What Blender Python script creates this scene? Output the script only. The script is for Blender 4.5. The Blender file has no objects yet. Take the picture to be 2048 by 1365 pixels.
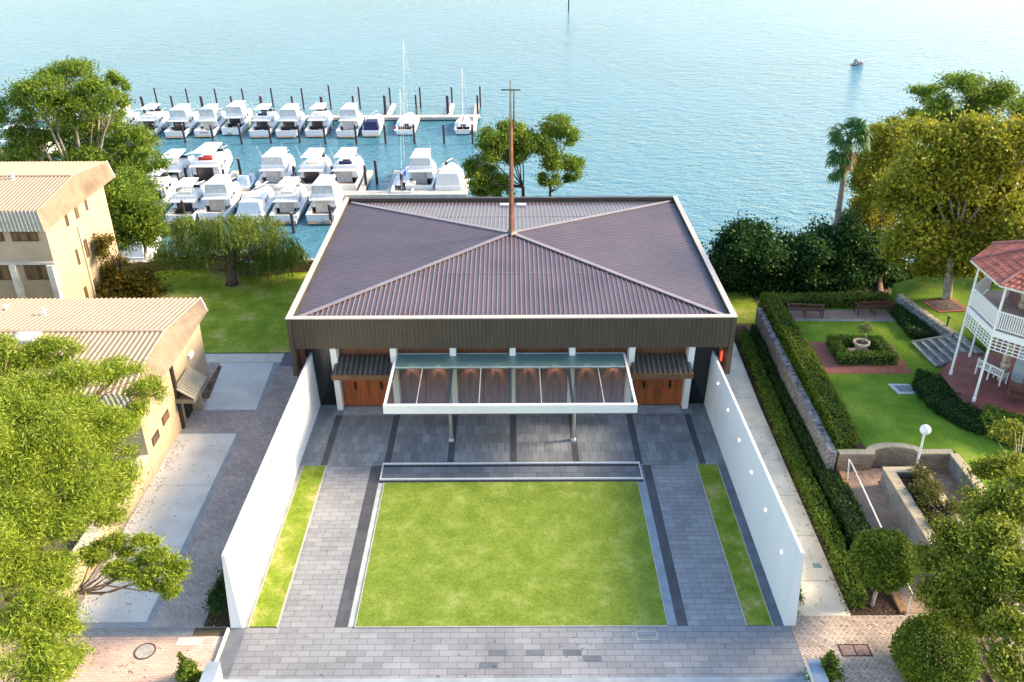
import bpy, math, random
import numpy as np
from mathutils import Vector, Matrix, noise as mnoise

S = bpy.context.scene
COL = S.collection
R = math.radians

# ------------------------------------------------------------------ camera
PITCH, ROLL, CAMH, FPX = R(28.36524), R(0.25), 27.0, 1764.17
cs, cc = math.sin(PITCH), math.cos(PITCH)
F = Vector((0, cc, -cs)); U0 = Vector((0, cs, cc)); R0 = Vector((1, 0, 0))
RV = R0*math.cos(ROLL) - U0*math.sin(ROLL)
UV = U0*math.cos(ROLL) + R0*math.sin(ROLL)
CAM = Vector((0, 0, CAMH))
cd = bpy.data.cameras.new('camera'); cam = bpy.data.objects.new('camera', cd); COL.objects.link(cam)
cd.sensor_width = 36; cd.lens = FPX/2048*36; cd.clip_end = 20000; cd.clip_start = 0.5
M = Matrix((RV, UV, -F)).transposed().to_4x4(); M.translation = CAM
cam.matrix_world = M
S.camera = cam
S.render.resolution_x = 1024; S.render.resolution_y = 682

# ------------------------------------------------------------------ light
SUN_AZ, SUN_EL = 80.0, 27.0       # azimuth clockwise from +Y, elevation
w = bpy.data.worlds.new("World"); S.world = w; w.use_nodes = True
wn = w.node_tree
sk = wn.nodes.new('ShaderNodeTexSky'); sk.sky_type = 'NISHITA'; sk.sun_disc = False
sk.sun_elevation = R(SUN_EL); sk.sun_rotation = R(SUN_AZ); sk.air_density = 1.0; sk.dust_density = .9; sk.ozone_density = 0.8
wn.links.new(sk.outputs[0], wn.nodes['Background'].inputs[0]); wn.nodes['Background'].inputs[1].default_value = 0.15
tosun = Vector((math.sin(R(SUN_AZ))*math.cos(R(SUN_EL)), math.cos(R(SUN_AZ))*math.cos(R(SUN_EL)), math.sin(R(SUN_EL))))
sl = bpy.data.lights.new('sun', 'SUN'); sl.energy = 3.2; sl.angle = R(15); sl.color = (1.0, 0.78, 0.53)
so = bpy.data.objects.new('sun', sl); COL.objects.link(so); so.rotation_euler = tosun.to_track_quat('Z', 'Y').to_euler()
S.view_settings.view_transform = 'Standard'; S.view_settings.look = 'None'
S.view_settings.exposure = 1.66; S.view_settings.gamma = 1.0

# ------------------------------------------------------------------ pixel helpers (photo pixels -> world points at a known depth)
def ray(x, y): return F + (x-1024)/FPX*RV - (y-682.5)/FPX*UV
def at(x, y, z=0.0):
    d = ray(x, y); return CAM + d*((z-CAMH)/d.z)
def atY(x, y, Y):
    d = ray(x, y); return CAM + d*(Y/d.y)
def mpp(p): return (Vector(p)-CAM).dot(F)/FPX      # metres per photo pixel at p

# ------------------------------------------------------------------ materials
MATS = {}
def _n(nt, t, **kw):
    n = nt.nodes.new(t)
    for k, v in kw.items(): setattr(n, k, v)
    return n
def mat(name, col, rough=.7, metal=0., var=.12, vscale=1.5, bump=0., bscale=20., col2=None, spec=.5, streak=None):
    if name in MATS: return MATS[name]
    m = bpy.data.materials.new(name); m.use_nodes = True; nt = m.node_tree
    b = nt.nodes['Principled BSDF']; b.inputs['Roughness'].default_value = rough; b.inputs['Metallic'].default_value = metal
    b.inputs['Specular IOR Level'].default_value = spec
    tc = _n(nt, 'ShaderNodeTexCoord'); mp = _n(nt, 'ShaderNodeMapping')
    nt.links.new(tc.outputs['Object'], mp.inputs[0])
    if streak: mp.inputs['Scale'].default_value = streak
    nz = _n(nt, 'ShaderNodeTexNoise'); nz.inputs['Scale'].default_value = vscale; nz.inputs['Detail'].default_value = 6
    nt.links.new(mp.outputs[0], nz.inputs[0])
    mx = _n(nt, 'ShaderNodeMix', data_type='RGBA')
    c = Vector(col); c2 = Vector(col2) if col2 else c*(1-2*var)
    c1 = c if col2 else c*(1+var)
    mx.inputs[6].default_value = (*[min(1, v) for v in c1], 1); mx.inputs[7].default_value = (*c2, 1)
    rp = _n(nt, 'ShaderNodeMapRange'); rp.inputs[1].default_value = .3; rp.inputs[2].default_value = .7
    nt.links.new(nz.outputs[0], rp.inputs[0]); nt.links.new(rp.outputs[0], mx.inputs[0])
    nt.links.new(mx.outputs[2], b.inputs['Base Color'])
    if bump:
        n2 = _n(nt, 'ShaderNodeTexNoise'); n2.inputs['Scale'].default_value = bscale; n2.inputs['Detail'].default_value = 4
        nt.links.new(tc.outputs['Object'], n2.inputs[0])
        bp = _n(nt, 'ShaderNodeBump'); bp.inputs['Strength'].default_value = bump; bp.inputs['Distance'].default_value = .05
        nt.links.new(n2.outputs[0], bp.inputs['Height']); nt.links.new(bp.outputs[0], b.inputs['Normal'])
    MATS[name] = m; return m

def brickmat(name, c1, c2, mortar, bw, bh, ms=.015, rot=0., rough=.7, offset=.5, big=(.8, 1.15), bigscale=.5, spec=.4, plane='xy', squash=1):
    if name in MATS: return MATS[name]
    m = bpy.data.materials.new(name); m.use_nodes = True; nt = m.node_tree
    b = nt.nodes['Principled BSDF']; b.inputs['Roughness'].default_value = rough; b.inputs['Specular IOR Level'].default_value = spec
    tc = _n(nt, 'ShaderNodeTexCoord'); mp = _n(nt, 'ShaderNodeMapping')
    src = tc.outputs['Object']
    if plane != 'xy':
        sp = _n(nt, 'ShaderNodeSeparateXYZ'); cb = _n(nt, 'ShaderNodeCombineXYZ'); nt.links.new(src, sp.inputs[0])
        ad = _n(nt, 'ShaderNodeMath'); ad.operation = 'ADD'
        nt.links.new(sp.outputs[0], ad.inputs[0]); nt.links.new(sp.outputs[1], ad.inputs[1])
        nt.links.new(ad.outputs[0], cb.inputs[0]); nt.links.new(sp.outputs[2], cb.inputs[1]); src = cb.outputs[0]
    nt.links.new(src, mp.inputs[0]); mp.inputs['Rotation'].default_value = (0, 0, rot)
    br = _n(nt, 'ShaderNodeTexBrick'); br.offset = offset; br.squash = squash
    br.inputs['Scale'].default_value = 1; br.inputs['Brick Width'].default_value = bw; br.inputs['Row Height'].default_value = bh
    br.inputs['Mortar Size'].default_value = ms; br.inputs['Mortar Smooth'].default_value = .3
    br.inputs['Color1'].default_value = (*c1, 1); br.inputs['Color2'].default_value = (*c2, 1); br.inputs['Mortar'].default_value = (*mortar, 1)
    nt.links.new(mp.outputs[0], br.inputs[0])
    nz = _n(nt, 'ShaderNodeTexNoise'); nz.inputs['Scale'].default_value = bigscale; nz.inputs['Detail'].default_value = 7; nz.inputs['Roughness'].default_value = .6
    nt.links.new(tc.outputs['Object'], nz.inputs[0])
    rp = _n(nt, 'ShaderNodeMapRange'); rp.inputs[1].default_value = .3; rp.inputs[2].default_value = .7; rp.inputs[3].default_value = big[0]; rp.inputs[4].default_value = big[1]
    nt.links.new(nz.outputs[0], rp.inputs[0])
    mu = _n(nt, 'ShaderNodeVectorMath', operation='SCALE'); nt.links.new(br.outputs[0], mu.inputs[0]); nt.links.new(rp.outputs[0], mu.inputs['Scale'])
    nt.links.new(mu.outputs[0], b.inputs['Base Color'])
    bp = _n(nt, 'ShaderNodeBump'); bp.inputs['Strength'].default_value = .4; bp.inputs['Distance'].default_value = .02; bp.invert = True
    nt.links.new(br.outputs['Fac'], bp.inputs['Height']); nt.links.new(bp.outputs[0], b.inputs['Normal'])
    MATS[name] = m; return m

def grassmat(name, a, b_, c_, sc=.35):
    if name in MATS: return MATS[name]
    m = bpy.data.materials.new(name); m.use_nodes = True; nt = m.node_tree
    b = nt.nodes['Principled BSDF']; b.inputs['Roughness'].default_value = .9; b.inputs['Specular IOR Level'].default_value = .15
    tc = _n(nt, 'ShaderNodeTexCoord')
    n1 = _n(nt, 'ShaderNodeTexNoise'); n1.inputs['Scale'].default_value = sc; n1.inputs['Detail'].default_value = 8; n1.inputs['Roughness'].default_value = .65
    n1.inputs['Distortion'].default_value = .0
    n2 = _n(nt, 'ShaderNodeTexNoise'); n2.inputs['Scale'].default_value = 9; n2.inputs['Detail'].default_value = 5; n2.inputs['Roughness'].default_value = .8
    for n in (n1, n2): nt.links.new(tc.outputs['Object'], n.inputs[0])
    cr = _n(nt, 'ShaderNodeValToRGB'); cr.color_ramp.elements[0].position = .33; cr.color_ramp.elements[0].color = (*a, 1)
    cr.color_ramp.elements[1].position = .66; cr.color_ramp.elements[1].color = (*c_, 1)
    e = cr.color_ramp.elements.new(.52); e.color = (*b_, 1)
    nt.links.new(n1.outputs[0], cr.inputs[0])
    rp = _n(nt, 'ShaderNodeMapRange'); rp.inputs[1].default_value = .3; rp.inputs[2].default_value = .7; rp.inputs[3].default_value = .6; rp.inputs[4].default_value = 1.3
    nt.links.new(n2.outputs[0], rp.inputs[0])
    mu = _n(nt, 'ShaderNodeVectorMath', operation='SCALE'); nt.links.new(cr.outputs[0], mu.inputs[0]); nt.links.new(rp.outputs[0], mu.inputs['Scale'])
    nt.links.new(mu.outputs[0], b.inputs['Base Color'])
    n3 = _n(nt, 'ShaderNodeTexNoise'); n3.inputs['Scale'].default_value = 30; n3.inputs['Detail'].default_value = 3
    nt.links.new(tc.outputs['Object'], n3.inputs[0])
    bp = _n(nt, 'ShaderNodeBump'); bp.inputs['Strength'].default_value = .8; bp.inputs['Distance'].default_value = .05
    nt.links.new(n3.outputs[0], bp.inputs['Height']); nt.links.new(bp.outputs[0], b.inputs['Normal'])
    MATS[name] = m; return m

def leafmat(name, cols, trans=.35, rough=.5):
    if name in MATS: return MATS[name]
    m = bpy.data.materials.new(name); m.use_nodes = True; nt = m.node_tree
    nt.nodes.remove(nt.nodes['Principled BSDF']); out = nt.nodes['Material Output']
    g = _n(nt, 'ShaderNodeNewGeometry'); cr = _n(nt, 'ShaderNodeValToRGB'); cr.color_ramp.interpolation = 'LINEAR'
    k = len(cols)
    cr.color_ramp.elements[0].color = (*cols[0], 1); cr.color_ramp.elements[1].color = (*cols[-1], 1)
    for i in range(1, k-1):
        e = cr.color_ramp.elements.new(i/(k-1)); e.color = (*cols[i], 1)
    tc = _n(nt, 'ShaderNodeTexCoord'); nz = _n(nt, 'ShaderNodeTexNoise'); nz.inputs['Scale'].default_value = .8; nz.inputs['Detail'].default_value = 3
    nt.links.new(tc.outputs['Object'], nz.inputs[0])
    ma = _n(nt, 'ShaderNodeMath', operation='MULTIPLY_ADD'); ma.inputs[1].default_value = .55
    mb = _n(nt, 'ShaderNodeMath', operation='MULTIPLY'); mb.inputs[1].default_value = .45
    nt.links.new(nz.outputs[0], mb.inputs[0]); nt.links.new(mb.outputs[0], ma.inputs[2])
    nt.links.new(g.outputs['Random Per Island'], ma.inputs[0]); nt.links.new(ma.outputs[0], cr.inputs[0])
    d = _n(nt, 'ShaderNodeBsdfPrincipled'); d.inputs['Roughness'].default_value = rough; d.inputs['Specular IOR Level'].default_value = .2
    t = _n(nt, 'ShaderNodeBsdfTranslucent'); mx = _n(nt, 'ShaderNodeMixShader'); mx.inputs[0].default_value = trans
    nt.links.new(cr.outputs[0], d.inputs['Base Color']); nt.links.new(cr.outputs[0], t.inputs[0])
    nt.links.new(d.outputs[0], mx.inputs[1]); nt.links.new(t.outputs[0], mx.inputs[2]); nt.links.new(mx.outputs[0], out.inputs[0])
    MATS[name] = m; return m

def glassmat(name, tint, rough, refl_scale=1., bump=0., bscale=30, frost=0.):
    m = bpy.data.materials.new(name); m.use_nodes = True; nt = m.node_tree
    nt.nodes.remove(nt.nodes['Principled BSDF']); out = nt.nodes['Material Output']
    tr = _n(nt, 'ShaderNodeBsdfTransparent'); tr.inputs[0].default_value = (*tint, 1)
    gl = _n(nt, 'ShaderNodeBsdfGlossy'); gl.inputs['Roughness'].default_value = rough
    fr = _n(nt, 'ShaderNodeFresnel'); fr.inputs[0].default_value = 1.5
    mu = _n(nt, 'ShaderNodeMath', operation='MULTIPLY_ADD'); mu.inputs[1].default_value = refl_scale; mu.inputs[2].default_value = .02; mu.use_clamp = True
    nt.links.new(fr.outputs[0], mu.inputs[0])
    mx = _n(nt, 'ShaderNodeMixShader'); nt.links.new(mu.outputs[0], mx.inputs[0])
    src = tr.outputs[0]
    if frost:
        df = _n(nt, 'ShaderNodeBsdfDiffuse'); df.inputs[0].default_value = (.16, .30, .28, 1)
        m2 = _n(nt, 'ShaderNodeMixShader'); m2.inputs[0].default_value = frost
        nt.links.new(tr.outputs[0], m2.inputs[1]); nt.links.new(df.outputs[0], m2.inputs[2]); src = m2.outputs[0]
    nt.links.new(src, mx.inputs[1]); nt.links.new(gl.outputs[0], mx.inputs[2]); nt.links.new(mx.outputs[0], out.inputs[0])
    if bump:
        tc = _n(nt, 'ShaderNodeTexCoord'); nz = _n(nt, 'ShaderNodeTexNoise'); nz.inputs['Scale'].default_value = bscale
        nt.links.new(tc.outputs['Object'], nz.inputs[0]); bp = _n(nt, 'ShaderNodeBump'); bp.inputs['Strength'].default_value = bump; bp.inputs['Distance'].default_value = .02
        nt.links.new(nz.outputs[0], bp.inputs['Height']); nt.links.new(bp.outputs[0], gl.inputs['Normal'])
    MATS[name] = m; return m

def emit(name, col, st):
    m = bpy.data.materials.new(name); m.use_nodes = True; b = m.node_tree.nodes['Principled BSDF']
    b.inputs['Emission Color'].default_value = (*col, 1); b.inputs['Emission Strength'].default_value = st; b.inputs['Base Color'].default_value = (*col, 1)
    return m

# ------------------------------------------------------------------ mesh builder
class MB:
    def __init__(s): s.v = []; s.f = []
    def add(s, vs, fs):
        o = len(s.v); s.v += [tuple(v) for v in vs]; s.f += [tuple(i+o for i in f) for f in fs]; return s
    def box(s, x0, x1, y0, y1, z0, z1):
        return s.add([(x0,y0,z0),(x1,y0,z0),(x1,y1,z0),(x0,y1,z0),(x0,y0,z1),(x1,y0,z1),(x1,y1,z1),(x0,y1,z1)],
                     [(0,3,2,1),(4,5,6,7),(0,1,5,4),(1,2,6,5),(2,3,7,6),(3,0,4,7)])
    def hexa(s, b, t):       # four bottom corners, four top corners, counter-clockwise
        return s.add(list(b)+list(t), [(0,3,2,1),(4,5,6,7),(0,1,5,4),(1,2,6,5),(2,3,7,6),(3,0,4,7)])
    def beam(s, a, b, w, h=None, up=(0,0,1)):
        a = Vector(a); b = Vector(b); h = h or w; d = (b-a).normalized(); u = Vector(up)
        if abs(d.dot(u)) > .98: u = Vector((0,1,0))
        r = d.cross(u).normalized()*w/2; u = r.cross(d).normalized()*h/2
        return s.hexa([a-r-u, a+r-u, b+r-u, b-r-u], [a-r+u, a+r+u, b+r+u, b-r+u])
    def prism(s, poly, z0, z1):
        n = len(poly)
        g = lambda z: [(p[0], p[1], (z(p) if callable(z) else z)) for p in poly]
        return s.add(g(z0)+g(z1), [tuple(range(n-1,-1,-1)), tuple(range(n, 2*n))]+[(i, (i+1)%n, n+(i+1)%n, n+i) for i in range(n)])
    def sheet(s, poly, z): return s.add([(p[0], p[1], z) for p in poly], [tuple(range(len(poly)))])
    def tube(s, pts, rad, n=8, cap=True):
        pts = [Vector(p) for p in pts]; rad = rad if hasattr(rad, '__len__') else [rad]*len(pts); o = len(s.v)
        for i, p in enumerate(pts):
            d = (pts[min(i+1, len(pts)-1)]-pts[max(i-1, 0)]).normalized()
            a = d.cross(Vector((0,0,1)) if abs(d.z) < .95 else Vector((1,0,0))).normalized(); b = d.cross(a)
            for k in range(n):
                t = 2*math.pi*k/n; s.v.append(tuple(p+(a*math.cos(t)+b*math.sin(t))*rad[i]))
        for i in range(len(pts)-1):
            for k in range(n):
                s.f.append((o+i*n+k, o+i*n+(k+1)%n, o+(i+1)*n+(k+1)%n, o+(i+1)*n+k))
        if cap: s.f.append(tuple(o+k for k in range(n-1,-1,-1))); s.f.append(tuple(o+(len(pts)-1)*n+k for k in range(n)))
        return s
    def lathe(s, prof, c=(0,0,0), n=16):
        o = len(s.v)
        for r, z in prof:
            for k in range(n): t = 2*math.pi*k/n; s.v.append((c[0]+r*math.cos(t), c[1]+r*math.sin(t), c[2]+z))
        for i in range(len(prof)-1):
            for k in range(n): s.f.append((o+i*n+k, o+i*n+(k+1)%n, o+(i+1)*n+(k+1)%n, o+(i+1)*n+k))
        s.f.append(tuple(o+k for k in range(n-1,-1,-1))); s.f.append(tuple(o+(len(prof)-1)*n+k for k in range(n)))
        return s
    def build(s, name, m, parent=None, smooth=False, origin=None):
        """vertices are world coords; parent is an unrotated empty at its location"""
        me = bpy.data.meshes.new(name)
        off = Vector((0,0,0)); p = parent; loc = Vector((0,0,0))
        while p is not None: off += p.location; p = p.parent
        if origin is not None and parent is None: off = Vector(origin); loc = off
        me.from_pydata([tuple(Vector(v)-off) for v in s.v], [], s.f)
        if smooth:
            for q in me.polygons: q.use_smooth = True
        me.materials.append(m); me.update()
        o = bpy.data.objects.new(name, me); COL.objects.link(o); o.location = loc
        if parent is not None: o.parent = parent
        return o

def tag(o, label=None, cat=None, group=None, kind=None):
    if label: o['label'] = label
    if cat: o['category'] = cat
    if group: o['group'] = group
    if kind: o['kind'] = kind
    return o
def thing(name, loc, label, cat, group=None):
    o = bpy.data.objects.new(name, None); COL.objects.link(o); o.location = loc; o.empty_display_size = .2
    return tag(o, label, cat, group)
def struct(name, mb, m): return tag(mb.build(name, m), kind='structure')

# ------------------------------------------------------------------ foliage
def leafmesh(name, C, L, W, m, parent, rng, droop=0., out=None, outw=0., flat=0.):
    N = len(C)
    d = rng.normal(size=(N, 3)); d[:, 2] = d[:, 2]*(1-flat) - droop
    if out is not None: d += out*outw
    d /= np.linalg.norm(d, axis=1)[:, None]+1e-9
    q = rng.normal(size=(N, 3)); s = np.cross(d, q); s /= np.linalg.norm(s, axis=1)[:, None]+1e-9
    l = L*rng.uniform(.65, 1.3, (N, 1)); w = W*rng.uniform(.7, 1.25, (N, 1))
    nrm = np.cross(d, s)
    V = np.empty((N, 4, 3)); V[:, 0] = C-d*l/2; V[:, 1] = C+s*w/2-nrm*w*.15; V[:, 2] = C+d*l/2; V[:, 3] = C-s*w/2-nrm*w*.15
    off = np.array((0., 0., 0.)); p = parent
    while p is not None: off += np.array(p.location); p = p.parent
    V = (V-off).reshape(-1, 3).astype(np.float32)
    me = bpy.data.meshes.new(name); me.vertices.add(4*N); me.vertices.foreach_set('co', V.ravel())
    me.loops.add(4*N); me.loops.foreach_set('vertex_index', np.arange(4*N, dtype=np.int32))
    me.polygons.add(N); me.polygons.foreach_set('loop_start', np.arange(0, 4*N, 4, dtype=np.int32)); me.polygons.foreach_set('loop_total', np.full(N, 4, dtype=np.int32))
    me.materials.append(m); me.update(calc_edges=True)
    o = bpy.data.objects.new(name, me); COL.objects.link(o)
    if parent is not None: o.parent = parent
    return o

def crownpts(clumps, N, rng, sub=9, tight=.26, up=.25):
    """clumps: (center, (rx,ry,rz)); leaves gather in tufts near each clump's shell"""
    wts = np.array([(c[1][0]*c[1][1]*c[1][2])**(.72) for c in clumps]); wts /= wts.sum()
    P = []; O = []
    for (c, r), wt in zip(clumps, wts):
        n = int(N*wt)+20; r = np.array(r); c = np.array(c)
        k = max(5, int(sub*(r.mean()**.9)))
        u = rng.normal(size=(k, 3)); u[:, 2] += up; u /= np.linalg.norm(u, axis=1)[:, None]
        sc = u*rng.uniform(.45, 1.0, (k, 1))
        wt2 = rng.uniform(.4, 1.6, k); idx = rng.choice(k, n, p=wt2/wt2.sum())
        g = rng.normal(size=(n, 3))*np.array([1, 1, .8])*tight*1.12*rng.uniform(.7, 1.3, (n, 1))
        q = sc[idx]+g
        P.append(c+q*r); O.append(q/(np.linalg.norm(q, axis=1)[:, None]+1e-6))
    return np.concatenate(P), np.concatenate(O)

def limbs(mb, base, fork, clumps, r0, rng, rlimb=None, maxn=99):
    base = Vector(base); fork = Vector(fork)
    mid = (base+fork)/2+Vector((rng.uniform(-.15, .15), rng.uniform(-.15, .15), 0))
    mb.tube([base-Vector((0,0,.2)), base+Vector((0,0,.1)), mid, fork], [r0*1.35, r0*1.1, r0*.9, r0*.8], 10)
    for (c, r) in clumps[:maxn]:
        c = Vector(c); e = c + Vector((0, 0, -.1))
        ln = (e-fork).length; k1 = fork.lerp(e, .35)+Vector((0, 0, -.06*ln if e.z > fork.z else .12*ln)); k2 = fork.lerp(e, .7)+Vector((rng.uniform(-.05,.05)*ln, rng.uniform(-.05,.05)*ln, .03*ln))
        rl = rlimb or r0*.42
        mb.tube([fork, k1, k2, e], [rl, rl*.8, rl*.5, rl*.2], 6)
        for j in range(4):
            t = e+Vector((rng.normal()*r[0]*.6, rng.normal()*r[1]*.6, abs(rng.normal())*r[2]*.5))
            mb.tube([k2, k2.lerp(t, .5)+Vector((0,0,.1)), t], [rl*.4, rl*.25, rl*.08], 4)

def pxclumps(lst, Y0, dY=2.0, rng=None, ry=1.0):
    out = []; G = 1.12
    for it in lst:
        x, y, a, b = it[:4]; Y = Y0 + (it[4] if len(it) > 4 else (rng.uniform(-dY, dY) if rng is not None else 0))
        c = atY(x, y, Y); k = mpp(c); out.append((c, (a*k*G, max(a, b)*k*ry*G, b*k*G*1.12)))
    return out

def tree(name, base, fork, clumps, N, leaf, lm, bark, label, cat='tree', group=None, r0=.25, seed=1, droop=.2, sub=9, tight=.26, flat=0, rl=None, up=.25):
    rng = np.random.default_rng(seed)
    t = thing(name, base, label, cat, group)
    mb = MB(); limbs(mb, base, fork, clumps, r0, rng, rl); mb.build('trunk', bark, t, smooth=True)
    P, O = crownpts(clumps, N, rng, sub, tight, up)
    leafmesh('crown', P, leaf[0], leaf[1], lm, t, rng, droop, O, .35, flat)
    return t

def boxleaves(poly, z0, z1, dens, rng, jit=.07, top=True, sides=True):
    """leaf centres on the top and sides of an extruded polygon"""
    P = [Vector((p[0], p[1])) for p in poly]; pts = []; nr = []
    n = len(P)
    if sides:
        for i in range(n):
            a, b = P[i], P[(i+1) % n]; e = b-a; L = e.length; k = int(L*(z1-z0)*dens)
            if k < 1: continue
            t = rng.uniform(0, 1, k); z = rng.uniform(z0, z1, k); nn = Vector((e.y, -e.x)).normalized()
            pts.append(np.stack([a.x+e.x*t, a.y+e.y*t, z], 1)); nr.append(np.tile([nn.x, nn.y, 0], (k, 1)))
    if top:
        for i in range(1, n-1):
            a, b, c = P[0], P[i], P[i+1]; A = abs((b-a).cross(c-a))/2; k = int(A*dens)
            if k < 1: continue
            u = rng.uniform(0, 1, k); v = rng.uniform(0, 1, k); fl = u+v > 1; u[fl] = 1-u[fl]; v[fl] = 1-v[fl]
            pts.append(np.stack([a.x+(b.x-a.x)*u+(c.x-a.x)*v, a.y+(b.y-a.y)*u+(c.y-a.y)*v, np.full(k, z1)], 1)); nr.append(np.tile([0, 0, 1.], (k, 1)))
    C = np.concatenate(pts); Nn = np.concatenate(nr)
    lump = np.array([mnoise.noise(Vector((p[0]*1.3, p[1]*1.3, p[2]*1.3))) for p in C])
    C = C + Nn*(rng.normal(size=(len(C), 1))*jit + lump[:, None]*.12)
    return C, Nn

LEAF_HEDGE = leafmat('hedge leaf', [(.03,.065,.010),(.085,.16,.018),(.18,.27,.03),(.34,.42,.08)])
LEAF_HEDGE_DARK = leafmat('dark hedge leaf', [(.012,.035,.010),(.026,.07,.015),(.05,.11,.02),(.09,.16,.035)])
LEAF_HEDGE_YEL = leafmat('yellow green hedge leaf', [(.03,.065,.008),(.09,.15,.015),(.20,.25,.025),(.38,.37,.035)])
HEDGE_CORE = mat('dark hedge core', (.02,.022,.01), .95, var=.3, vscale=6)  # solid core; shade inside the hedge put into its near-black colour
def hedge(name, poly, z0, z1, lm, label, dens=330, leaf=(.13,.07), seed=3, group=None, cat='hedge', jit=.06, inset=.10, extra=None):
    rng = np.random.default_rng(seed)
    cx = sum(p[0] for p in poly)/len(poly); cy = sum(p[1] for p in poly)/len(poly)
    t = thing(name, (cx, cy, z0), label, cat, group)
    # inset core polygon
    P = [Vector((p[0], p[1])) for p in poly]; n = len(P); ins = []
    for i in range(n):
        a, b, c = P[i-1], P[i], P[(i+1) % n]; e1 = (b-a).normalized(); e2 = (c-b).normalized()
        n1 = Vector((-e1.y, e1.x)); n2 = Vector((-e2.y, e2.x)); q = (n1+n2); q = q/max(.3, (1+n1.dot(n2)))
        ins.append(b+q*inset)
    MB().prism([(p.x, p.y) for p in ins], z0-.02, z1-inset).build('dark_core', HEDGE_CORE, t)
    C, Nn = boxleaves(poly, z0, z1, dens, rng, jit)
    if extra:
        for (c, r, k) in extra:
            g = rng.normal(size=(k, 3)); g /= np.linalg.norm(g, axis=1)[:, None]
            C = np.concatenate([C, np.array(c)+g*np.array(r)*rng.uniform(.7, 1.05, (k, 1))]); Nn = np.concatenate([Nn, g])
    leafmesh('foliage', C, leaf[0], leaf[1], lm, t, rng, 0., Nn, .5)
    return t

def bush(name, clumps, N, leaf, lm, label, seed=1, cat='bush', group=None, base=None, sub=10, tight=.24, droop=0.):
    rng = np.random.default_rng(seed)
    c0 = clumps[0]; b = base or (c0[0][0], c0[0][1], c0[0][2]-c0[1][2])
    t = thing(name, b, label, cat, group)
    mb = MB()
    for (c, r) in clumps:
        for j in range(5):
            e = Vector(c)+Vector((rng.normal()*r[0]*.45, rng.normal()*r[1]*.45, rng.uniform(-.2, .5)*r[2]))
            mb.tube([Vector(b)+Vector((rng.normal()*.15, rng.normal()*.15, -.1)), Vector(b).lerp(e, .5)+Vector((0,0,.1)), e], [.06, .04, .015], 5)
    mb.build('stems', BARK_DARK, t)
    P, O = crownpts(clumps, N, rng, sub, tight, .1)
    P[:, 2] = np.maximum(P[:, 2], b[2]+.03)
    leafmesh('foliage', P, leaf[0], leaf[1], lm, t, rng, droop, O, .4)
    return t

BARK_PALE = mat('pale bark', (.42,.36,.28), .9, var=.3, vscale=3, bump=.4, bscale=8)
BARK_BROWN = mat('brown bark', (.16,.10,.07), .9, var=.3, vscale=4, bump=.6, bscale=10)
BARK_DARK = mat('dark bark', (.06,.045,.035), .95, var=.3, vscale=4, bump=.5)
BARK_RED = mat('reddish bark', (.28,.16,.10), .9, var=.3, vscale=4, bump=.5)
#==MARK==
# ================================================================== SETTING
CONC = mat('pale concrete', (.63,.63,.575), .85, var=.09, vscale=.6, bump=.1, bscale=30)
CONC_WARM = mat('warm concrete path', (.74,.67,.52), .85, var=.12, vscale=.7, bump=.1)
KERB = mat('grey kerb stone', (.30,.33,.34), .8, var=.08, vscale=2)
DIRT = mat('bare soil', (.20,.12,.07), .95, var=.35, vscale=2.5, bump=.8, bscale=12)
MULCH = mat('dark mulch', (.07,.035,.022), .97, var=.4, vscale=9, bump=1., bscale=25)
PAVE = brickmat('grey stone pavers', (.275,.28,.285), (.21,.217,.225), (.12,.12,.125), .72, .30, .014, big=(.80,1.2), bigscale=.35, rough=.62)
PAVE_T = brickmat('large terrace pavers', (.24,.26,.27), (.16,.175,.185), (.08,.088,.095), .42, .84, .012, rot=0, big=(.75,1.25), bigscale=.5, rough=.55)
PAVE_D = brickmat('charcoal stone band', (.075,.08,.088), (.055,.058,.066), (.03,.03,.035), .55, .62, .010, big=(.85,1.2), rough=.6)
LANE = brickmat('brown lane bricks', (.50,.43,.38), (.35,.30,.27), (.20,.17,.15), .23, .08, .010, rot=R(45), big=(.8,1.2), bigscale=.6, rough=.85)
HERR = brickmat('buff herringbone bricks', (.64,.52,.41), (.47,.37,.29), (.25,.19,.15), .34, .14, .014, rot=R(40), big=(.7,1.2), bigscale=.45, rough=.85)
PINKB = brickmat('pink forecourt bricks', (.68,.47,.36), (.56,.39,.30), (.34,.25,.20), .30, .12, .010, big=(.75,1.25), bigscale=.45, rough=.85)
RAMPB = brickmat('ramp bricks', (.46,.31,.22), (.32,.22,.16), (.16,.11,.08), .26, .10, .012, rot=R(50), big=(.65,1.25), bigscale=.8, rough=.85)
REDB = brickmat('red garden bricks', (.40,.145,.09), (.31,.105,.07), (.16,.07,.05), .23, .11, .01, big=(.8,1.15), rough=.85)
PEACHB = brickmat('peach terrace bricks', (.55,.34,.24), (.42,.28,.21), (.25,.18,.15), .24, .12, .01, big=(.75,1.15), rough=.85)
LAWN = grassmat('court lawn', (.145,.215,.024), (.195,.27,.036), (.27,.33,.075), .9)
LAWN2 = grassmat('strip lawn', (.12,.20,.014), (.22,.29,.03), (.42,.37,.13), .8)
GLAWN = grassmat('garden lawn', (.10,.20,.014), (.17,.29,.022), (.29,.38,.045), .35)
PARK = grassmat('park lawn', (.13,.23,.016), (.27,.36,.03), (.55,.46,.16), .4)
SLOPE = mat('scrubby bank', (.07,.08,.03), .95, var=.4, vscale=.8, bump=1, bscale=3, col2=(.16,.11,.07))

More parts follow.
